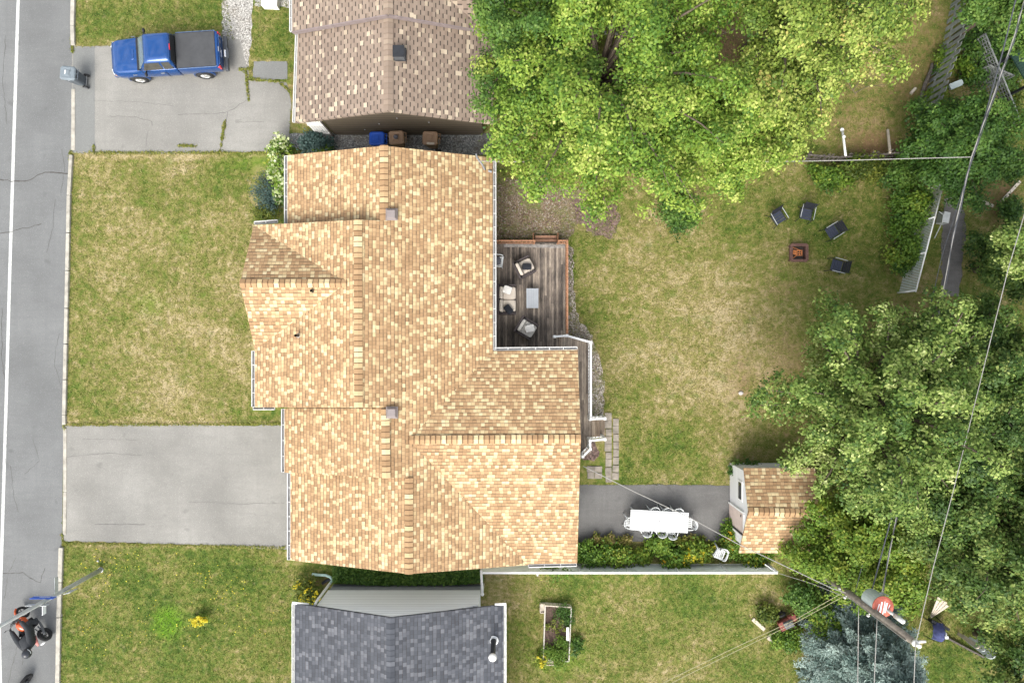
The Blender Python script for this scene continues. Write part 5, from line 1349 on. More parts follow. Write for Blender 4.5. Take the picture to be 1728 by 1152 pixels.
q = MB(); q.box(W(1613, 143, .55), (.50, .22, .3), Matrix.Rotation(.4, 3, 'Z')); q.box(W(1613, 143, .80), (.56, .28, .05), Matrix.Rotation(.4, 3, 'Z')); q.box(W(1613, 143, .17), (.5, .22, .36), Matrix.Rotation(.4, 3, 'Z')); tag(q.build('utility_box', 'tank_grey', None, bevel=.03), 'pale blue grey utility box at the lower end of the slatted wooden fence', 'box')
# chain link with white slats
cf = thing('fence', 'chain link fence woven with pale privacy slats and a white top rail', 'fence', W(1540, 400))
c0, c1 = W(1561, 322), W(1516, 496)
L_ = (c1 - c0).length; d = (c1 - c0) / L_; k = int(L_ / .075)
q = MB()
for i in range(k):
    p = c0 + d * (L_ * (i + .5) / k); q.bar(p + Vector((0, 0, .66)) - d * .020, p + Vector((0, 0, .66)) + d * .020, .008, 1.28)
q.build('slat_panel', 'tarp_grey', cf)
q = MB(); q.tube([c0 + Vector((0, 0, 1.35)), c1 + Vector((0, 0, 1.35))], .032, 8); q.build('top_rail', 'white_vinyl', cf, smooth=True)
for t_ in (0, .31, .64, .99):
    q = MB(); p = c0.lerp(c1, t_) + Vector((d.y, -d.x, 0)) * .05; q.tube([p, p + Vector((0, 0, 1.38))], .032, 8); q.build('post', 'white_vinyl', cf, smooth=True)
# old collapsed picket fence with wire
of = thing('fence', 'old dark weathered picket fence sagging behind the lawn below the leaning poles', 'fence', W(1450, 272))
pts = [(1352, 270), (1395, 274), (1440, 273), (1490, 268), (1545, 264)]
V = [W(*p) for p in pts]
for i in range(len(V) - 1):
    L_ = (V[i + 1] - V[i]).length; k = int(L_ / .14); d = (V[i + 1] - V[i]) / L_
    q = MB(); q.bar(V[i] + Vector((0, 0, .3)), V[i + 1] + Vector((0, 0, .3)), .05, .09); q.bar(V[i] + Vector((0, .04, .75)), V[i + 1] + Vector((0, .04, .75)), .05, .09); q.build('rail', 'old_wood', of)
    for j in range(k):
        p = V[i] + d * (L_ * (j + .5) / k); h = rgf.uniform(.7, .95); q = MB(); q.bar(p, p + Vector((rgf.uniform(-.04, .04), rgf.uniform(0, .22), h)), .085, .022, up=(0, 1, 0)); q.build('picket', 'old_wood', of)
m = MB(); m.tube([W(1421, 219, .35), W(1424, 238, .6), W(1427, 263, .95)], [.05, .055, .05], 8); m.ell(W(1421, 219, .35), (.09, .09, .07)); m.ell(W(1424, 231, .55), (.08, .08, .07)); tag(m.build('pole', 'white_vinyl', None, smooth=True), 'white pipe propped against the old picket fence', 'pipe')
m = MB(); m.bar(W(1498, 219, .12), W(1502, 258, .9), .09, .09); tag(m.build('post', 'pale_wood', None, bevel=.01), 'pale wooden post leaning on the old picket fence', 'post')
m = MB(); m.tube([W(1546, 197, .1), W(1553, 170, .12), W(1561, 143, .14), W(1572, 118, .16), W(1573, 107, .2)], [.06, .085, .09, .10, .05], 8); m.tube([W(1561, 143, .14), W(1568, 128, .25), W(1573, 121, .3)], [.06, .05, .04], 6); tag(m.build('fallen_branch', 'old_wood', None, smooth=True), 'long grey fallen branch lying on the brown grass by the slatted fence', 'branch')
m = MB(); m.tube([W(1537, 158, .08), W(1545, 149, .09)], .07, 9); tag(m.build('log', 'pale_wood', None, smooth=False), 'short pale cut log beside the fallen branch', 'log')
# lattice screens
def lattice(name, label, a, b, h, wdt, mat, pitch=.17):
    r = thing(name, label, 'lattice', (a + b) / 2); L_ = (b - a).length; d = (b - a) / L_; k = int(L_ / pitch)
    q = MB()
    for i in range(k + 1): p = a + d * L_ * i / k; q.bar(p, p + Vector((0, 0, h)), wdt, .012, up=(-d.y, d.x, 0))
    for i in range(int(h / pitch) + 1): z = min(h, pitch * i); q.bar(a + Vector((0, 0, z)) + Vector((-d.y, d.x, 0)) * .014, b + Vector((0, 0, z)) + Vector((-d.y, d.x, 0)) * .014, .012, wdt)
    q.build('lattice_panel', mat, r)
    q = MB(); 
    for p in (a, b): q.bar(p + Vector((0, 0, -.05)), p + Vector((0, 0, h + .03)), .06, .06)
    q.bar(a + Vector((0, 0, h + .01)), b + Vector((0, 0, h + .01)), .06, .04); q.build('frame', mat, r); return r
lattice('lattice_screen', 'short wooden lattice screen crossing between the slatted fence and the long lattice', W(1634, 130), W(1674, 147), 1.35, .055, 'slat_wood', .15)
lattice('lattice_screen', 'long pale lattice screen beside the green roof, running down under the power lines', W(1622, 84), W(1678, 222), 1.6, .05, 'slat_wood', .16)
gz_ = thing('pavilion', 'dark pavilion with ribbed green metal roof cut by the right picture edge', 'pavilion', W(1740, 90))
m = MB(); a0, a1, a2, a3 = W(1703, 92, 2.3), W(1732, 142, 2.3), W(1800, 120, 2.6), W(1790, 40, 2.6)
m.loft([[a0, a1, a2, a3], [p + Vector((0, 0, .06)) for p in (a0, a1, a2, a3)]]); rf = m.build('roof', 'green_metal', gz_)
m = MB()
for i in range(14): t_ = i / 13; m.bar(a0.lerp(a1, t_) + Vector((0, 0, .075)), a3.lerp(a2, t_) + Vector((0, 0, .075)), .03, .03)
m.build('roof_rib', 'green_metal', rf)
for p in (a0, a1): q = MB(); q.bar(Vector((p.x + .2, p.y, 0)), Vector((p.x + .2, p.y, 2.28)), .1, .1); q.build('post', 'black_metal', gz_)
for i, (px, py, s_) in enumerate(((1692, 93, .17), (1697, 104, .2), (1703, 132, .19), (1713, 137, .2), (1688, 100, .14))):
    m = MB(); q = W(px, py); rr = random.Random(i)
    m.ell((q.x, q.y, s_ * .45), (s_, s_ * .8, s_ * .6), 9, 6); 
    for j in range(len(m.v)): m.v[j] = tuple(c_ + rr.uniform(-.02, .02) for c_ in m.v[j])
    tag(m.build('boulder', 'stone', None, smooth=False), 'grey edging boulder beside the green roofed pavilion', 'stone', 'edging boulders by the pavilion')

# ------------------------------------------------------------------ utility pole, transformer, cables
ub = Vector((13.29, -9.93, 0)); up = thing('utility_pole', 'tall wooden utility pole with a grey transformer standing over the blue spruce', 'utility pole', ub)
m = MB(); m.tube([ub + Vector((0, 0, -.2)), ub + Vector((0, 0, 4)), ub + Vector((0, 0, 9))], [.17, .15, .115], 14); m.build('pole', 'pole_wood', up, smooth=True)
tc = W(1490, 1023, 6.45); tcx, tcy = tc.x, tc.y
m = MB(); m.tube([(tcx, tcy, z) for z in (5.55, 5.60, 6.40, 6.43)], [.30, .36, .36, .33], 24); tr_ = m.build('transformer', 'tank_grey', up, smooth=False)
m = MB(); m.tube([(tcx, tcy, z) for z in (6.43, 6.47, 6.50)], [.385, .385, .31], 24); tl = m.build('transformer_lid', 'lid_red', tr_)
m = MB()
for x0, w_, l_ in ((-.22, .035, .15), (-.12, .06, .24), (-.01, .025, .27), (.06, .07, .20), (.17, .03, .12)):
    m.bar((tcx + x0 - .03, tcy - l_, 6.502), (tcx + x0 + .06, tcy + l_ * .8, 6.503), w_, .006)
m.build('paint_wear', 'sign_white', tl)
m = MB(); m.tube([(tcx + .15, tcy - .12, 6.5), (tcx + .22, tcy - .17, 6.85)], [.06, .05], 10); m.tube([(tcx + .22, tcy - .17, 6.85), (tcx + .30, tcy - .24, 7.25)], [.09, .08], 10); m.build('bushing', 'porcelain', tr_, smooth=True)
m = MB()
for s in (-1, 1): m.bar((tcx - .05, tcy + .05 + .07 * s, 6.0 + .25 * s), ub + Vector((.05, .02 + .07 * s, 6.0 + .25 * s)), .05, .06)
m.bar((tcx + .02, tcy + .28, 6.0), (tcx + .22, tcy + .36, 6.0), .06, .05); m.tube([(tcx + .2, tcy + .34, 6.0), (tcx + .33, tcy + .30, 6.2)], .03, 6); m.build('bracket', 'galv', up)
m = MB(); m.tube([ub + Vector((0, 0, 8.99)), ub + Vector((0, 0, 9.06))], [.13, .10], 12); m.tube([ub + Vector((0, 0, 9.05)), ub + Vector((0, 0, 9.25))], [.05, .07], 8); m.tube([ub + Vector((.1, 0, 8.9)), ub + Vector((.38, .03, 8.95))], [.05, .04], 8); m.build('insulator', 'porcelain', up, smooth=True)
m = MB(); q = ub + Vector((-.13, -.05, 0)); m.tube([q + Vector((0, 0, .5)), q + Vector((0, 0, 8.7))], .022, 6); m.build('ground_wire', 'cable_light', up)
for z, dx, dy in ((4.2, -.2, .06), (4.6, -.18, -.15), (4.4, .1, .24), (6.3, -.15, -.18)):
    m = MB(); q = ub + Vector((dx, dy, z)); m.tube([ub + Vector((0, 0, z)), q], .025, 6); m.ell(q, (.05, .05, .08), 8, 6); m.build('cable_clamp', 'porcelain', up)
def cable(label, pts, r_, mat, sag=0.0, twist=False, group=None):
    V = [W(*p) for p in pts]; q = []
    for i in range(len(V) - 1):
        for j in range(8):
            t_ = j / 8; p = V[i].lerp(V[i + 1], t_); p.z -= sag * 4 * t_ * (1 - t_) / max(1, (len(V) - 1)); q.append(p)
    q.append(V[-1]); m = MB(); m.tube(q, r_, 6, True)
    if twist:
        m.tube([p + Vector((.05 * math.sin(i * .9), .05 * math.cos(i * .9), .03)) for i, p in enumerate(q)], r_ * .7, 5, True, 1)
    o = m.build('cable', [mat, 'cable_dark'] if twist else mat, None, smooth=True); return tag(o, label, 'cable', group)
cable('pale thick overhead cable from the upper right corner past the wire junction to the pole', [(1740, -40, 6.2), (1712, 60, 6.0), (1674, 168, 5.9), (1639, 266, 5.8), (1612, 380, 5.7), (1586, 520, 5.6), (1552, 690, 5.5), (1526, 800, 5.5), (1488, 1002, 5.6)], .022, 'cable_light', 0, True)
cable('dark overhead cable running close beside the thick pale one above the lane', [(1724, -40, 6.0), (1694, 80, 5.9), (1664, 190, 5.8), (1634, 290, 5.7), (1600, 440, 5.6), (1576, 560, 5.5), (1540, 740, 5.4), (1470, 1000, 5.4)], .028, 'cable_dark')
cable('thin dark overhead wire nearest the chain link fence above the lane', [(1728, 20, 5.2), (1634, 290, 5.2), (1590, 430, 5.2), (1560, 560, 5.2), (1440, 1010, 4.8)], .014, 'cable_dark')
cable('pale wire along the right trees to the top of the utility pole', [(1800, 120, 9.2), (1701, 455, 9.1), (1662, 612, 9.0), (1608, 830, 9.0), (1574, 960, 9.0), (1545, 1086, 9.1)], .014, 'cable_light')
cable('pale wire leaving the utility pole top straight down the picture', [(1545, 1086, 9.1), (1541, 1180, 9.1), (1538, 1400, 9.2)], .014, 'cable_light')
cable('leftmost wire going down from the utility pole over the spruce', [(1449, 1024, 4.4), (1447, 1180, 4.5), (1445, 1400, 4.6)], .017, 'cable_light')
cable('middle wire going down from the utility pole over the spruce', [(1480, 1044, 6.3), (1474, 1180, 6.3), (1470, 1400, 6.4)], .015, 'cable_light')
cable('pale service cable from the tan house over the patio to the utility pole', [(984, 786, 3.0), (1070, 829, 3.5), (1166, 874, 3.9), (1245, 917, 4.2), (1330, 957, 4.4), (1404, 992, 4.6), (1448, 1006, 4.6)], .017, 'cable_light')
cable('thin wire from the white fence end to the utility pole', [(1312, 966, 1.3), (1370, 984, 3.0), (1440, 1012, 4.2)], .012, 'cable_light')
PRG = None
cable('upper of the two pale yellowish wires crossing the lower lawn', [(1424, 998, 4.6), (1340, 1046, 4.2), (1240, 1092, 4.0), (1150, 1136, 3.9), (1040, 1192, 3.9)], .012, 'cable_yellow')
cable('lower of the two pale yellowish wires crossing the lower lawn', [(1426, 1004, 4.5), (1342, 1050, 4.1), (1244, 1097, 3.9), (1156, 1140, 3.8), (1050, 1195, 3.8)], .012, 'cable_yellow')
cable('service cable from the overhead bundle along the old picket fence into the maples', [(1640, 265, 5.8), (1560, 267, 5.5), (1450, 270, 5.2), (1358, 272, 5.0), (1150, 274, 4.4), (1000, 275, 3.9), (806, 272, 3.6)], .017, 'cable_light')

# ------------------------------------------------------------------ raised bed, machine, odds and ends
simple('bed_frame', (0.52, 0.49, 0.43), 0.8, var=0.2)
gb = thing('raised_bed', 'raised garden bed in a white wooden frame, dark soil and green plants inside', 'garden bed', W(939, 1067))
cs = [W(x, y, .32) for x, y in ((920, 1021), (964, 1024), (960, 1115), (917, 1112))]
for i in range(4):
    a, b = cs[i], cs[(i + 1) % 4]; q = MB(); q.bar(a + Vector((0, 0, -.16)), b + Vector((0, 0, -.16)), .05, .40); q.build('frame', 'pale_wood' if i == 0 else 'bed_frame', gb, bevel=.006)
ii = [p + Vector((0, 0, -.10)) for p in cs]; q = MB(); n = 10; vs = []; rr = random.Random(2)
for i in range(n + 1):
    for j in range(n + 1):
        p = ii[0].lerp(ii[1], j / n).lerp(ii[3].lerp(ii[2], j / n), i / n); vs.append(p + Vector((0, 0, rr.uniform(-.03, .05))))
q.add(vs, [(i * (n + 1) + j, (i + 1) * (n + 1) + j, (i + 1) * (n + 1) + j + 1, i * (n + 1) + j + 1) for i in range(n) for j in range(n)]); q.build('soil', 'soil', gb)
for c_, lab in (((916, 1026), 'upper left'), ((928, 1117), 'lower')):
    q = MB(); p = W(*c_, .2); w_ = (.24, .40) if lab[0] == 'u' else (.40, .22)
    for s in (-1, 1): q.box((p.x + s * w_[0] / 2, p.y, .15), (.03, w_[1], .2)); q.box((p.x, p.y + s * w_[1] / 2, .15), (w_[0], .03, .2))
    q.box((p.x, p.y, .15), (w_[0], w_[1], .03)); tag(q.build('planter_box', 'pale_wood', None), 'small pale wooden planter box at the %s corner of the raised bed' % lab, 'planter')
q = MB(); q.bar(W(958, 1058, .5), W(958, 1080, .5), .12, .03); tag(q.build('board', 'white_paint', None), 'short white board inside the right edge of the raised bed', 'board')
mc = thing('garden_tiller', 'old red and black garden machine half under a shrub on the lower lawn', 'machine', W(1322, 1044))
c0 = W(1322, 1044); rz = Matrix.Rotation(R(25), 3, 'Z')
m = MB(); m.box(c0 + rz @ Vector((-.1, 0, .42)), (.6, .42, .3), rz); m.box(c0 + rz @ Vector((.3, .15, .5)), (.34, .3, .22), rz); m.build('body', 'mach_red', mc, bevel=.04)
m = MB(); m.box(c0 + rz @ Vector((.0, .02, .62)), (.42, .30, .16), rz); m.cyl(c0 + rz @ Vector((.05, .05, .65)), c0 + rz @ Vector((.05, .05, .82)), .12, 14); m.build('engine', 'moto_grey', mc, bevel=.02)
for s in (-1, 1):
    m = MB(); p = c0 + rz @ Vector((-.05, s * .36, .22)); m.torus(p, .16, .06, 'y', 18, 8, rot=rz); m.build('wheel', 'tyre', mc, smooth=True)
    m = MB(); m.tube([c0 + rz @ Vector((.3, s * .12, .5)), c0 + rz @ Vector((.75, s * .24, .85)), c0 + rz @ Vector((1.1, s * .28, .95))], .02, 6); m.build('handle', 'black_metal', mc, smooth=True)
m = MB(); m.bar(c0 + rz @ Vector((-.5, -.25, .3)), c0 + rz @ Vector((.3, -.35, .3)), .2, .03); m.bar(c0 + rz @ Vector((-.62, .2, .3)), c0 + rz @ Vector((-.3, .42, .38)), .05, .05); m.build('guard', 'rust', mc)
m = MB(); m.bar(W(1270, 1044, .04), W(1290, 1062, .04), .16, .06); m.bar(W(1296, 1074, .04), W(1306, 1083, .04), .2, .05); tag(m.build('plank', 'pale_wood', None), 'broken pinkish plank lying on the grass by the red garden machine', 'plank')
m = MB(); q = W(1378, 1067, .9); m.tube([(q.x, q.y, 0), (q.x, q.y, .35), (q.x, q.y, .5)], [.12, .14, .1], 10); tag(m.build('clay_pot', 'rust_bright', None, smooth=True), 'brown clay pot at the left edge of the blue spruce', 'pot')
# canoe-like boards and canopy, lower right
sw = thing('shade_sail', 'violet blue fabric canopy with a black frame on the lawn right of the spruce', 'canopy', W(1572, 1058))
c0 = W(1569, 1056); m = MB(); rr = random.Random(6); n = 8; vs = []
for i in range(n + 1):
    for j in range(n + 1):
        a, b = i / n - .5, j / n - .5; p = Vector((c0.x + .52 * a + .25 * b * b, c0.y + .85 * b - .1 * a, 1.0 - 1.2 * (a * a + b * b) + rr.uniform(-.05, .05))); vs.append(p)
m.add(vs, [(i * (n + 1) + j, (i + 1) * (n + 1) + j, (i + 1) * (n + 1) + j + 1, i * (n + 1) + j + 1) for i in range(n) for j in range(n)]); m.build('canopy', 'canopy_violet', sw, smooth=True)
m = MB()
for sx in (-1, 1):
    for sy in (-1, 1): m.tube([(c0.x + sx * .3, c0.y + sy * .42, 0), (c0.x + sx * .22, c0.y + sy * .36, .75)], .02, 6)
m.bar((c0.x - .3, c0.y + .5, .5), (c0.x + .5, c0.y + .1, .5), .12, .3); m.build('frame', 'black_metal', sw)
m = MB(); m.box((c0.x + .16, c0.y - .1, .97), (.14, .12, .05)); m.build('patch', 'sign_white', sw)
def fin(label, px, w_, h, mat, lean=.0):
    b = W(*px); rad = Vector((b.x, b.y, 0)).normalized(); d = Vector((-rad.y, rad.x, 0)); P = []
    for i in range(13):
        t_ = math.pi * i / 12; P.append(b + d * (w_ / 2) * math.cos(t_) + Vector((0, 0, h - w_ * .8 + w_ * .8 * math.sin(t_))) + rad * lean * h)
    ring = [b - d * w_ * .32, b + d * w_ * .32] + P; off = rad * .025; m = MB(); m.loft([[p - off for p in ring], [p + off for p in ring]])
    return tag(m.build('board', mat, None), label, 'board')
fin('narrow pale plank leftmost in the row of boards standing under the tree', (1616, 1068), .22, 1.45, 'pale_wood')
fin('narrow grey plank second from the left in the row of standing boards', (1624, 1072), .20, 1.5, 'tarp_grey')
fin('broad pale grey round topped board in the middle of the standing row', (1634, 1078), .46, 1.75, 'tarp_grey')
fin('pale grey round topped board at the far right end of the standing row', (1650, 1076), .50, 1.7, 'tarp_grey')
m = MB(); pa_, pb_, pc2, pd_ = W(1569, 1040, .15), W(1572, 1041, .15), W(1604, 1020, 1.0), W(1582, 1006, 1.0)
m.loft([[pa_, pb_, pc2, pd_], [p + Vector((0, 0, .035)) for p in (pa_, pb_, pc2, pd_)]])
for t_ in (.25, .5, .75): m.bar(pa_.lerp(pb_, t_) + Vector((0, 0, .05)), pd_.lerp(pc2, t_) + Vector((0, 0, .05)), .03, .03)
tag(m.build('fan_panel', 'pale_wood', None), 'pale fan shaped panel leaning up behind the violet canopy', 'panel')
m = MB(); q = W(1588, 1073, .5); m.ell((q.x, q.y, .40), (.34, .21, .18), 14, 8, Matrix.Rotation(.3, 3, 'Z')); m.tube([(q.x, q.y, 0), (q.x, q.y, .25)], .05, 8); tag(m.build('bird_bath', 'white_plastic', None, smooth=True), 'small white rounded basin below the violet canopy', 'basin')
m = MB(); m.bar(W(1592, 1072, .1), W(1625, 1090, .1), .08, .16); m.bar(W(1625, 1090, .1), W(1660, 1108, .1), .08, .12); tag(m.build('edging', 'old_wood', None), 'dark timber edging along the grass below the leaning boards', 'edging')
m = MB(); a, b = W(1586, 360, .5), W(1578, 402, .4); m.tube([W(1584, 357, .7), W(1592, 362, .7), W(1590, 375, .6), W(1577, 402, .1)], .025, 6); m.box((W(1585, 370).x, W(1585, 370).y, .28), (.30, .5, .5), Matrix.Rotation(-.2, 3, 'Z')); tag(m.build('wheelbarrow', 'grey_metal', None, bevel=.02), 'grey metal barrow with a bent handle beside the chain link fence', 'barrow')
for lab, a, b in (('pale plank lying flat right of the lane, near the top', (1650, 336), (1676, 348)), ('long pale plank lying on bare earth at the right edge', (1690, 340), (1721, 306)), ('short pale plank at the lane corner', (1628, 342), (1636, 335))):
    m = MB(); m.bar(W(*a, .06), W(*b, .06), .13, .06); tag(m.build('plank', 'pale_wood', None), lab, 'plank')
m = MB(); p = W(455, 3, .35); m.box((p.x, p.y, .2), (.72, .42, .4), Matrix.Rotation(-.05, 3, 'Z')); m.box((p.x - .03, p.y + .3, .3), (.74, .3, .6)); tag(m.build('doorstep', 'white_paint', None, bevel=.02), 'white concrete doorstep at the top picture edge left of the brown house', 'step')
m = MB(); m.ell((*W(1250, 663).xy, .03), (.12, .10, .05), 8, 5); tag(m.build('stone', 'stone', None), 'grey stone lying on the lawn left of the big tree', 'stone')
m = MB(); m.ell((*W(166, 946).xy, .04), (.05, .05, .05), 8, 6); tag(m.build('ball', 'white_plastic', None, smooth=True), 'tiny white ball in the grass by the lamp post foot', 'ball')

# ------------------------------------------------------------------ trees
def at(px, py, z): p = W(px, py, z); return (p.x, p.y)
G = 'maples and other trees of the back yards'
tree('maple_tree', 'tall bright green maple overhanging both roofs, upper middle of the picture', (3.3, 11.0), 9.6, (5.2, 5.7), 'maple_leaf', 1, plume=.85, nl=56, clus=.185, twigs=34, lv=52, size=.125, tone=.60, spread=.2, cz=5.6, lean=(.3, -1.0), trunk_r=.26, group=G, bare=2)
tree('maple_tree', 'yellow green maple with bare twigs showing, right of the tallest maple', (10.8, 13.4), 9.4, (3.8, 5.6), 'yellow_leaf', 2, plume=.85, nl=48, clus=.185, twigs=32, lv=50, size=.125, tone=.55, cz=5.4, lean=(.2, -.9), trunk_r=.24, group=G, bare=7)
tree('maple_tree', 'low spreading bright maple between the two taller ones, over the lawn', (7.8, 8.9), 7.6, (3.2, 2.8), 'maple_leaf', 14, clus=.18, twigs=34, lv=50, nl=32, size=.125, tone=.66, cz=4.6, lean=(0, -.6), trunk_r=.15, group=G)
tree('leafy_tree', 'darker green tree against the brown roof, upper left of the maples', (.6, 12.2), 8.2, (2.7, 3.9), 'deep_leaf', 3, nl=26, size=.125, tone=.62, cz=4.8, lean=(.2, -.6), trunk_r=.17, group=G)
tree('silver_maple', 'big silvery green maple spreading over the shed roof and the lawn', (13.7, -2.3), 10.2, (3.9, 4.6), 'silver_leaf', 4, plume=.7, nl=60, twigs=36, size=.125, tone=.55, cz=5.6, lean=(.1, -.3), trunk_r=.27, group=G)
tree('leafy_tree', 'dark green tree in shade right of the silvery maple', (17.6, -1.3), 8.0, (3.7, 3.1), 'dark_leaf', 5, nl=46, size=.125, tone=.52, cz=4.2, trunk_r=.2, group=G)
tree('leafy_tree', 'dark tree filling the right edge beside the pale overhead wire', (20.4, -3.0), 7.8, (2.8, 3.4), 'dark_leaf', 18, nl=38, size=.125, tone=.5, cz=4.6, trunk_r=.15, group=G)
tree('leafy_tree', 'small leaning tree with yellowish leaf tips at the right edge above the lane', (21.4, 3.3), 9.0, (3.1, 2.2), 'silver_leaf', 6, nl=22, size=.125, tone=.62, cz=6.4, lean=(-.9, -.3), trunk_r=.13, group=G, plume=.8)
tree('leafy_tree', 'dark leafy tree with pale twig ends filling the lower right edge', (18.4, -7.1), 8.6, (3.5, 3.7), 'dark_leaf', 7, nl=52, size=.125, tone=.66, cz=5.0, lean=(0, -.2), trunk_r=.2, group=G)
tree('leafy_tree', 'dark tree between the silvery maple and the right edge, lower half', (16.8, -4.6), 8.2, (3.4, 3.6), 'dark_leaf', 17, nl=46, size=.125, tone=.5, cz=4.3, trunk_r=.16, group=G)
tree('leafy_tree', 'tree cut by the bottom right corner of the picture', (21.4, -13.4), 7.2, (2.5, 2.9), 'dark_leaf', 8, nl=26, size=.125, tone=.6, cz=4.2, trunk_r=.16, group=G)
tree('leafy_tree', 'fine leaved bright green tree behind the shed around the utility pole', (14.7, -8.5), 5.4, (3.0, 2.6), 'bright_leaf', 9, nl=46, size=.125, tone=.58, spread=.16, cz=2.9, trunk_r=.1, group=G)
tree('leafy_tree', 'dense dark green bush tree under the wire junction', (19.1, 8.3), 4.4, (2.5, 2.6), 'deep_leaf', 10, nl=34, size=.125, tone=.42, cz=2.3, trunk_r=.1, group=G)
tree('leafy_tree', 'layered yellow green tree in the upper right corner', (20.4, 14.0), 6.4, (2.5, 2.6), 'deep_leaf', 11, nl=36, size=.125, tone=.66, cz=4.2, trunk_r=.12, group=G)
tree('leafy_tree', 'small tree at the top edge beside the slatted fence', (16.2, 15.6), 5.6, (1.25, 1.7), 'maple_leaf', 12, nl=16, size=.125, tone=.5, cz=3.6, trunk_r=.09, group=G)
tree('leafy_tree', 'dark bush tree at the right edge beside the pale lane', (21.6, 3.4), 3.6, (1.6, 1.6), 'dark_leaf', 13, nl=26, size=.125, tone=.55, cz=2.0, trunk_r=.08, group=G)

# blue spruce: whorls of drooping branches thick with needle sprays
def spruce(label, base, h, rad, seed):
    rg = np.random.default_rng(seed); root = thing('spruce_tree', label, 'spruce', (*base, 0)); bx, by = base
    tr = MB(); tr.tube([(bx, by, -.1), (bx, by, h)], [.14, .02], 8); P = []; Nn = []; T = []
    z = .35
    while z < h - .15:
        k = 1 - z / h; r_ = rad * k ** .85 + .1; nb = int(9 + 9 * k)
        for i in range(nb):
            a = rg.uniform(0, 2 * math.pi); L_ = r_ * rg.uniform(.72, 1.1); d = np.array((math.cos(a), math.sin(a), 0)); sd = np.array((-d[1], d[0], 0))
            e = np.array((bx, by, z)) + d * L_ + np.array((0, 0, -.12 * L_ + rg.uniform(-.05, .1)))
            tr.tube([(bx, by, z), tuple(e)], [.025, .006], 4, False); tone = rg.normal(.62, .18)
            nt = max(5, int(L_ * 13))
            for j in range(nt):
                t_ = .18 + .82 * (j + rg.uniform()) / nt; w_ = (1 - t_) * .55 * L_ * .6 + .10
                m_ = 13; u = rg.uniform(-1, 1, m_)[:, None]
                p = np.array((bx, by, z)) * (1 - t_) + e * t_ + sd * u * w_ + d * (np.abs(u) * -.25 * w_) + rg.normal(size=(m_, 3)) * .045
                P.append(p); Nn.append(rg.normal(size=(m_, 3)) * .5 + np.array((0, 0, 1.0)) + d * .2); T.append(rg.normal(tone + .18 * (t_ - .5), .15, m_))
        z += .24 * (0.6 + .6 * k)
    tr.build('trunk', 'bark', root); leaf_mesh('crown', 'spruce_needle', root, np.concatenate(P), np.concatenate(Nn), .15, np.concatenate(T), rg, .30)
spruce('blue grey spruce under the overhead wires at the bottom edge', (15.5, -13.7), 6.0, 3.1, 21)

# ------------------------------------------------------------------ shrubs and flowers
shrub('hydrangea_bush', 'pale green hydrangea in bloom along the upper left house wall', 'bush', at(476, 288, .6), (.45, 1.5, 1.2), 'bright_leaf', 31, 2200, .14, .5, .2, 34, None, ('hydrangea_flower', 70, .20))
shrub('blue_shrub', 'dark blue green shrub in front of the hydrangea', 'bush', at(453, 326, .4), (.55, 1.05, .75), 'blue_leaf', 32, 3000, .10, .55, .2, 30, aspect=.3)
shrub('ornamental_grass', 'spiky pale green grass clump by the bay roof corner', 'plant', at(452, 366, .3), (.6, .55, .7), 'weed_leaf', 33, 900, .30, .35, .15, 18, aspect=.09)
shrub('low_shrub', 'dark green shrub at the driveway end beside the brown house gate', 'bush', at(534, 243, .3), (.75, .40, .7), 'blue_leaf', 34, 1800, .12, .6, .2, 18)
shrub('low_shrub', 'bright green low shrub below the dark one at the roof edge', 'bush', at(548, 250, .3), (.5, .25, .55), 'bright_leaf', 35, 800, .12, .4, .15, 12)
shrub('flower_clump', 'small clump of yellow flowers alone on the lower left lawn', 'flowers', at(339, 1042, .1), (.36, .22, .32), 'bright_leaf', 36, 420, .08, .7, .15, 10, None, ('yellow_flower', 60, .09))
shrub('yellow_bush', 'bush with yellow flowers at the grey house corner', 'bush', at(520, 1000, .4), (.55, .65, .75), 'weed_leaf', 37, 1700, .11, .35, .15, 20, None, ('yellow_flower', 46, .10))
FB = 'flowering plants in the bed along the white fence'
for i, (px, py, rx, ry, h, mat, tone, fl, lab) in enumerate((
    (1000, 938, .9, .5, .8, 'bright_leaf', .34, None, 'dark leafy bush at the house end of the fence bed'),
    (1046, 944, .65, .45, .8, 'bright_leaf', .56, None, 'bright broad leaved plant second in the fence bed from the house'),
    (1030, 918, 1.1, .22, .35, 'weed_leaf', .72, None, 'dry reddish weeds along the upper edge of the fence bed'),
    (1086, 944, .42, .36, .5, 'bright_leaf', .62, None, 'small yellow green plant in the bare part of the fence bed'),
    (1112, 926, .6, .42, .7, 'bright_leaf', .5, None, 'leafy plant below the table in the fence bed'),
    (1136, 946, .6, .5, .8, 'bright_leaf', .36, ('orange_flower', 7, .13), 'tall green plant with orange yellow blooms spilling over the fence'),
    (1172, 940, .75, .45, .7, 'bright_leaf', .66, ('yellow_flower', 26, .11), 'yellow flowering bush left of the stacked white chairs'),
    (1150, 918, 1.2, .2, .35, 'weed_leaf', .6, None, 'low brown weeds between patio edge and flowers'),
    (1238, 926, .5, .62, .8, 'bright_leaf', .45, ('orange_flower', 26, .11), 'bush with orange yellow flowers between the chairs and the shed'),
    (1236, 900, .4, .4, .6, 'bright_leaf', .30, None, 'green plant at the shed door corner'),
    (1276, 946, .8, .35, .6, 'bright_leaf', .4, ('yellow_flower', 14, .09), 'low flowering plants below the shed roof edge'))):
    shrub('bed_plant', lab, 'plant', at(px, py - 7, .3), (rx, ry * .85, h * .85), mat, 40 + i, int(1900 * rx * ry / .3), .13 if mat != 'weed_leaf' else .10, tone, .17, 16, FB, fl)
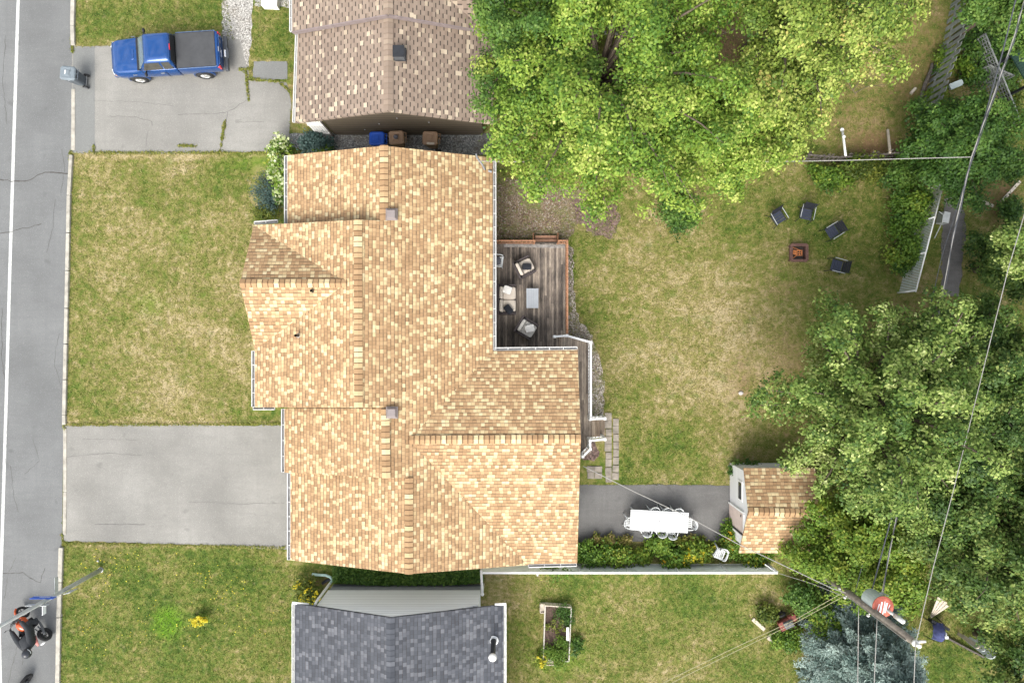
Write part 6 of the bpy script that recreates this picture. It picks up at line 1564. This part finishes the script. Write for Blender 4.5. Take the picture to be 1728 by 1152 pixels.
shrub('climbing_vine', 'bright green vine over the white fence in front of the south eave', 'plant', at(938, 962, .9), (.55, .45, 1.0), 'bright_leaf', 60, 420, .11, .55, .2, 8)
for i, (px, py, rx, ry, h, mat, tone, lab) in enumerate((
    (1400, 296, 1.2, .5, .7, 'bright_leaf', .42, 'bright vine mound left of the others below the picket fence'),
    (1455, 290, 1.2, .55, .8, 'weed_leaf', .35, 'tangled yellow green growth below the middle of the picket fence'),
    (1512, 292, 1.0, .6, .9, 'deep_leaf', .6, 'leafy growth at the right end of the picket fence'),
    (1532, 345, .65, 1.2, 1.1, 'bright_leaf', .30, 'upper green hedge plant against the chain link fence'),
    (1522, 415, .62, 1.2, 1.0, 'bright_leaf', .28, 'lower green hedge plant against the chain link fence'),
    (1593, 105, .35, .75, .6, 'bright_leaf', .45, 'yellow green weeds at the foot of the slatted fence'),
    (1578, 165, .4, .55, .6, 'bright_leaf', .48, 'yellow green bush at the lower end of the slatted fence'),
    (1628, 120, .35, .5, .8, 'bright_leaf', .40, 'green sprig behind the slatted fence'),
    (1650, 95, .7, 1.3, 1.0, 'deep_leaf', .40, 'dark scrub between slatted fence and lattice'),
    (1712, 165, .4, 1.2, .4, 'weed_leaf', .25, 'yellow green ground plants right of the lattice corner'),
    (1690, 120, .7, .8, 1.0, 'deep_leaf', .45, 'dark leafy bush in front of the green roofed pavilion'),
    (1698, 360, .5, .6, .9, 'deep_leaf', .45, 'dark bush beside the long pale plank'),
    (1392, 1040, .7, .8, 1.3, 'bright_leaf', .52, 'yellow green bush against the upper left of the spruce'),
    (1330, 1078, .7, .45, .5, 'bright_leaf', .45, 'bright ferny plant below the red garden machine'),
    (1348, 1005, .7, .6, 1.0, 'deep_leaf', .65, 'green bush beyond the white fence end'),
    (1296, 1035, .45, .35, .5, 'weed_leaf', .30, 'dry twiggy shrub left of the red garden machine'),
    (1150, 358, .9, .75, .7, 'deep_leaf', .62, 'green sucker growth on the lawn under the maple edge'),
    (1255, 790, .7, .3, .5, 'deep_leaf', .55, 'low dark bush behind the shed corner'))):
    shrub('wild_bush', lab, 'bush', at(px, py, .4), (rx, ry, h), mat, 70 + i, int(1500 * rx * ry / .35) + 200, .13, tone, .17, 16, 'wild growth along the yard edges')
for i, (px, py, mat, h, lab) in enumerate(((930, 1100, 'bright_leaf', .55, 'left feathery carrot greens in the raised bed'), (946, 1092, 'bright_leaf', .6, 'right feathery carrot greens in the raised bed'), (942, 1110, 'bright_leaf', .5, 'lowest feathery greens in the raised bed'), (950, 1036, 'deep_leaf', .4, 'leafy dark plant in the upper right of the raised bed'), (956, 1046, 'deep_leaf', .3, 'small plant by the right board of the raised bed'))):
    shrub('vegetable_plant', lab, 'plant', at(px, py, .4), (.34, .40, h), mat, 90 + i, 900, .09, .42, .12, 14, 'vegetables in the raised bed', aspect=.4)
lt = [(924, 1054), (935, 1048), (948, 1048), (934, 1056), (947, 1057), (940, 1064), (924, 1058), (955, 1060)]
for i, p in enumerate(lt):
    shrub('lettuce', 'small lettuce seedling in the dark soil of the raised bed', 'plant', at(*p, .28), (.10, .10, .36), 'weed_leaf', 110 + i, 40, .10, .45, .1, 4, 'seedlings in the raised bed')
shrub('flower_clump', 'yellow flower clump at the lower left corner of the raised bed', 'flowers', at(914, 1110, .1), (.28, .30, .4), 'bright_leaf', 120, 400, .09, .7, .12, 10, None, ('yellow_flower', 16, .08))
shrub('low_plant', 'dark green plants spilling outside the right side of the raised bed', 'plant', at(972, 1092, .1), (.22, .55, .35), 'deep_leaf', 121, 500, .10, .5, .15, 10)

# ivy between the houses and dandelions: uncountable cover
rg = np.random.default_rng(77)
n = 17000; px = rg.uniform(562, 815, n); py = 950 + (1 - np.abs(px - 690) / 190) * 16 + rg.uniform(-14, 26, n) 
keep = (py < 985 + rg.normal(0, 1.6, n)) & (py > 935); px, py = px[keep], py[keep]; z = rg.uniform(.05, .42, len(px))
pts = np.stack(((px - 864) * (H - z) / F, (576 - py) * (H - z) / F, z), 1)
stuff(leaf_mesh('ivy', 'deep_leaf', None, pts, rg.normal(size=pts.shape) * .6 + np.array((0, 0, 1)), .17, rg.normal(.58, .16, len(pts)), rg, .4))
n = 190; cl = rg.uniform(0, 1, (14, 2)); c = rg.integers(0, 14, n); px = 130 + cl[c, 0] * 320 + rg.normal(0, 26, n); py = 925 + cl[c, 1] * 170 + rg.normal(0, 20, n)
k_ = (px > 118) & (px < 480) & (py > 925) & (py < 1140); px, py = px[k_], py[k_]
pts = np.stack(((px - 864) * H / F, (576 - py) * H / F, np.full(len(px), .09)), 1)
stuff(leaf_mesh('dandelions', 'yellow_flower', None, pts, rg.normal(size=pts.shape) * .2 + np.array((0, 0, 1)), .05, rg.uniform(0, 1, len(pts)), rg, .95))

# short grass standing on the lawns
EXC = [[(-200, -50), (126, -50), (122, 255), (108, 720), (99, 1152), (97, 1300), (-200, 1300)], [(120, 82), (404, 68), (418, 136), (492, 140), (486, 256), (118, 257)], [(428, 104), (485, 104), (485, 134), (426, 136)], [(105, 719), (500, 717), (500, 922), (105, 914)], [(374, -50), (430, -50), (422, 120), (404, 120)],
       [(500, -60), (838, -60), (838, 262), (492, 250)], [(425, 262), (838, 262), (838, 405), (958, 405), (960, 480), (960, 565), (1000, 580), (1000, 700), (1046, 700), (1048, 812), (978, 815), (978, 955), (480, 955), (480, 700), (425, 700)],
       [(976, 818), (1234, 818), (1236, 912), (976, 914)], [(1232, 785), (1390, 785), (1390, 935), (1232, 935)], [(490, 985), (850, 985), (850, 1300), (490, 1300)], [(1590, 330), (1626, 326), (1620, 500), (1588, 500)], [(915, 1020), (966, 1020), (962, 1117), (912, 1117)]]
n = 420000; px = rg.uniform(90, 1740, n); py = rg.uniform(-12, 1165, n); bad = np.zeros(n, bool)
for e in EXC: bad |= pip(px, py, e)
dry_, earth_, lush_ = fields(px, py); bad |= rg.uniform(0, 1, n) < earth_ * .9
px, py, dry_, lush_ = px[~bad], py[~bad], dry_[~bad], lush_[~bad]
pts = np.stack(((px - 864) * H / F, (576 - py) * H / F, rg.uniform(.012, .04, len(px))), 1)
gt_ = np.clip(dry_ * .95 + rg.normal(0, .20, len(px)) - lush_ * .5, 0, 1)
stuff(leaf_mesh('grass', 'grass_blade', None, pts, rg.normal(size=pts.shape) * .7 + np.array((0, 0, .8)), .10, gt_, rg, .22))

# weeds growing in the drive cracks
ln = [((380, 205), (371, 258)), ((415, 118), (420, 170)), ((424, 134), (470, 138)), ((470, 138), (490, 156)), ((300, 246), (332, 247)), ((158, 245), (159, 256)), ((404, 118), (424, 117)), ((121, 60), (123, 90)), ((120, 255), (119, 270)), ((105, 900), (108, 920)), ((108, 716), (110, 724)), ((150, 258), (480, 258)), ((112, 916), (480, 923)), ((112, 716), (480, 715))]
P_ = []
for k_, (a, b) in enumerate(ln):
    m_ = int(math.hypot(b[0] - a[0], b[1] - a[1]) * (6 if k_ < 11 else 3)); t_ = np.clip(rg.uniform(0, 1, max(2, m_ // 9))[rg.integers(0, max(2, m_ // 9), m_)] + rg.normal(0, .02, m_), 0, 1); wv = rg.normal(0, 1.1, m_) * (0.4 + 1.0 * np.abs(np.sin(t_ * 9 + k_)))
    P_.append(np.stack((a[0] + (b[0] - a[0]) * t_ + wv, a[1] + (b[1] - a[1]) * t_ + rg.normal(0, 1.3, m_)), 1))
P_ = np.concatenate(P_); pts = np.stack(((P_[:, 0] - 864) * H / F, (576 - P_[:, 1]) * H / F, rg.uniform(.02, .06, len(P_))), 1)
stuff(leaf_mesh('weeds', 'weed_leaf', None, pts, rg.normal(size=pts.shape) * .5 + np.array((0, 0, 1)), .09, rg.normal(.62, .2, len(pts)), rg, .35))
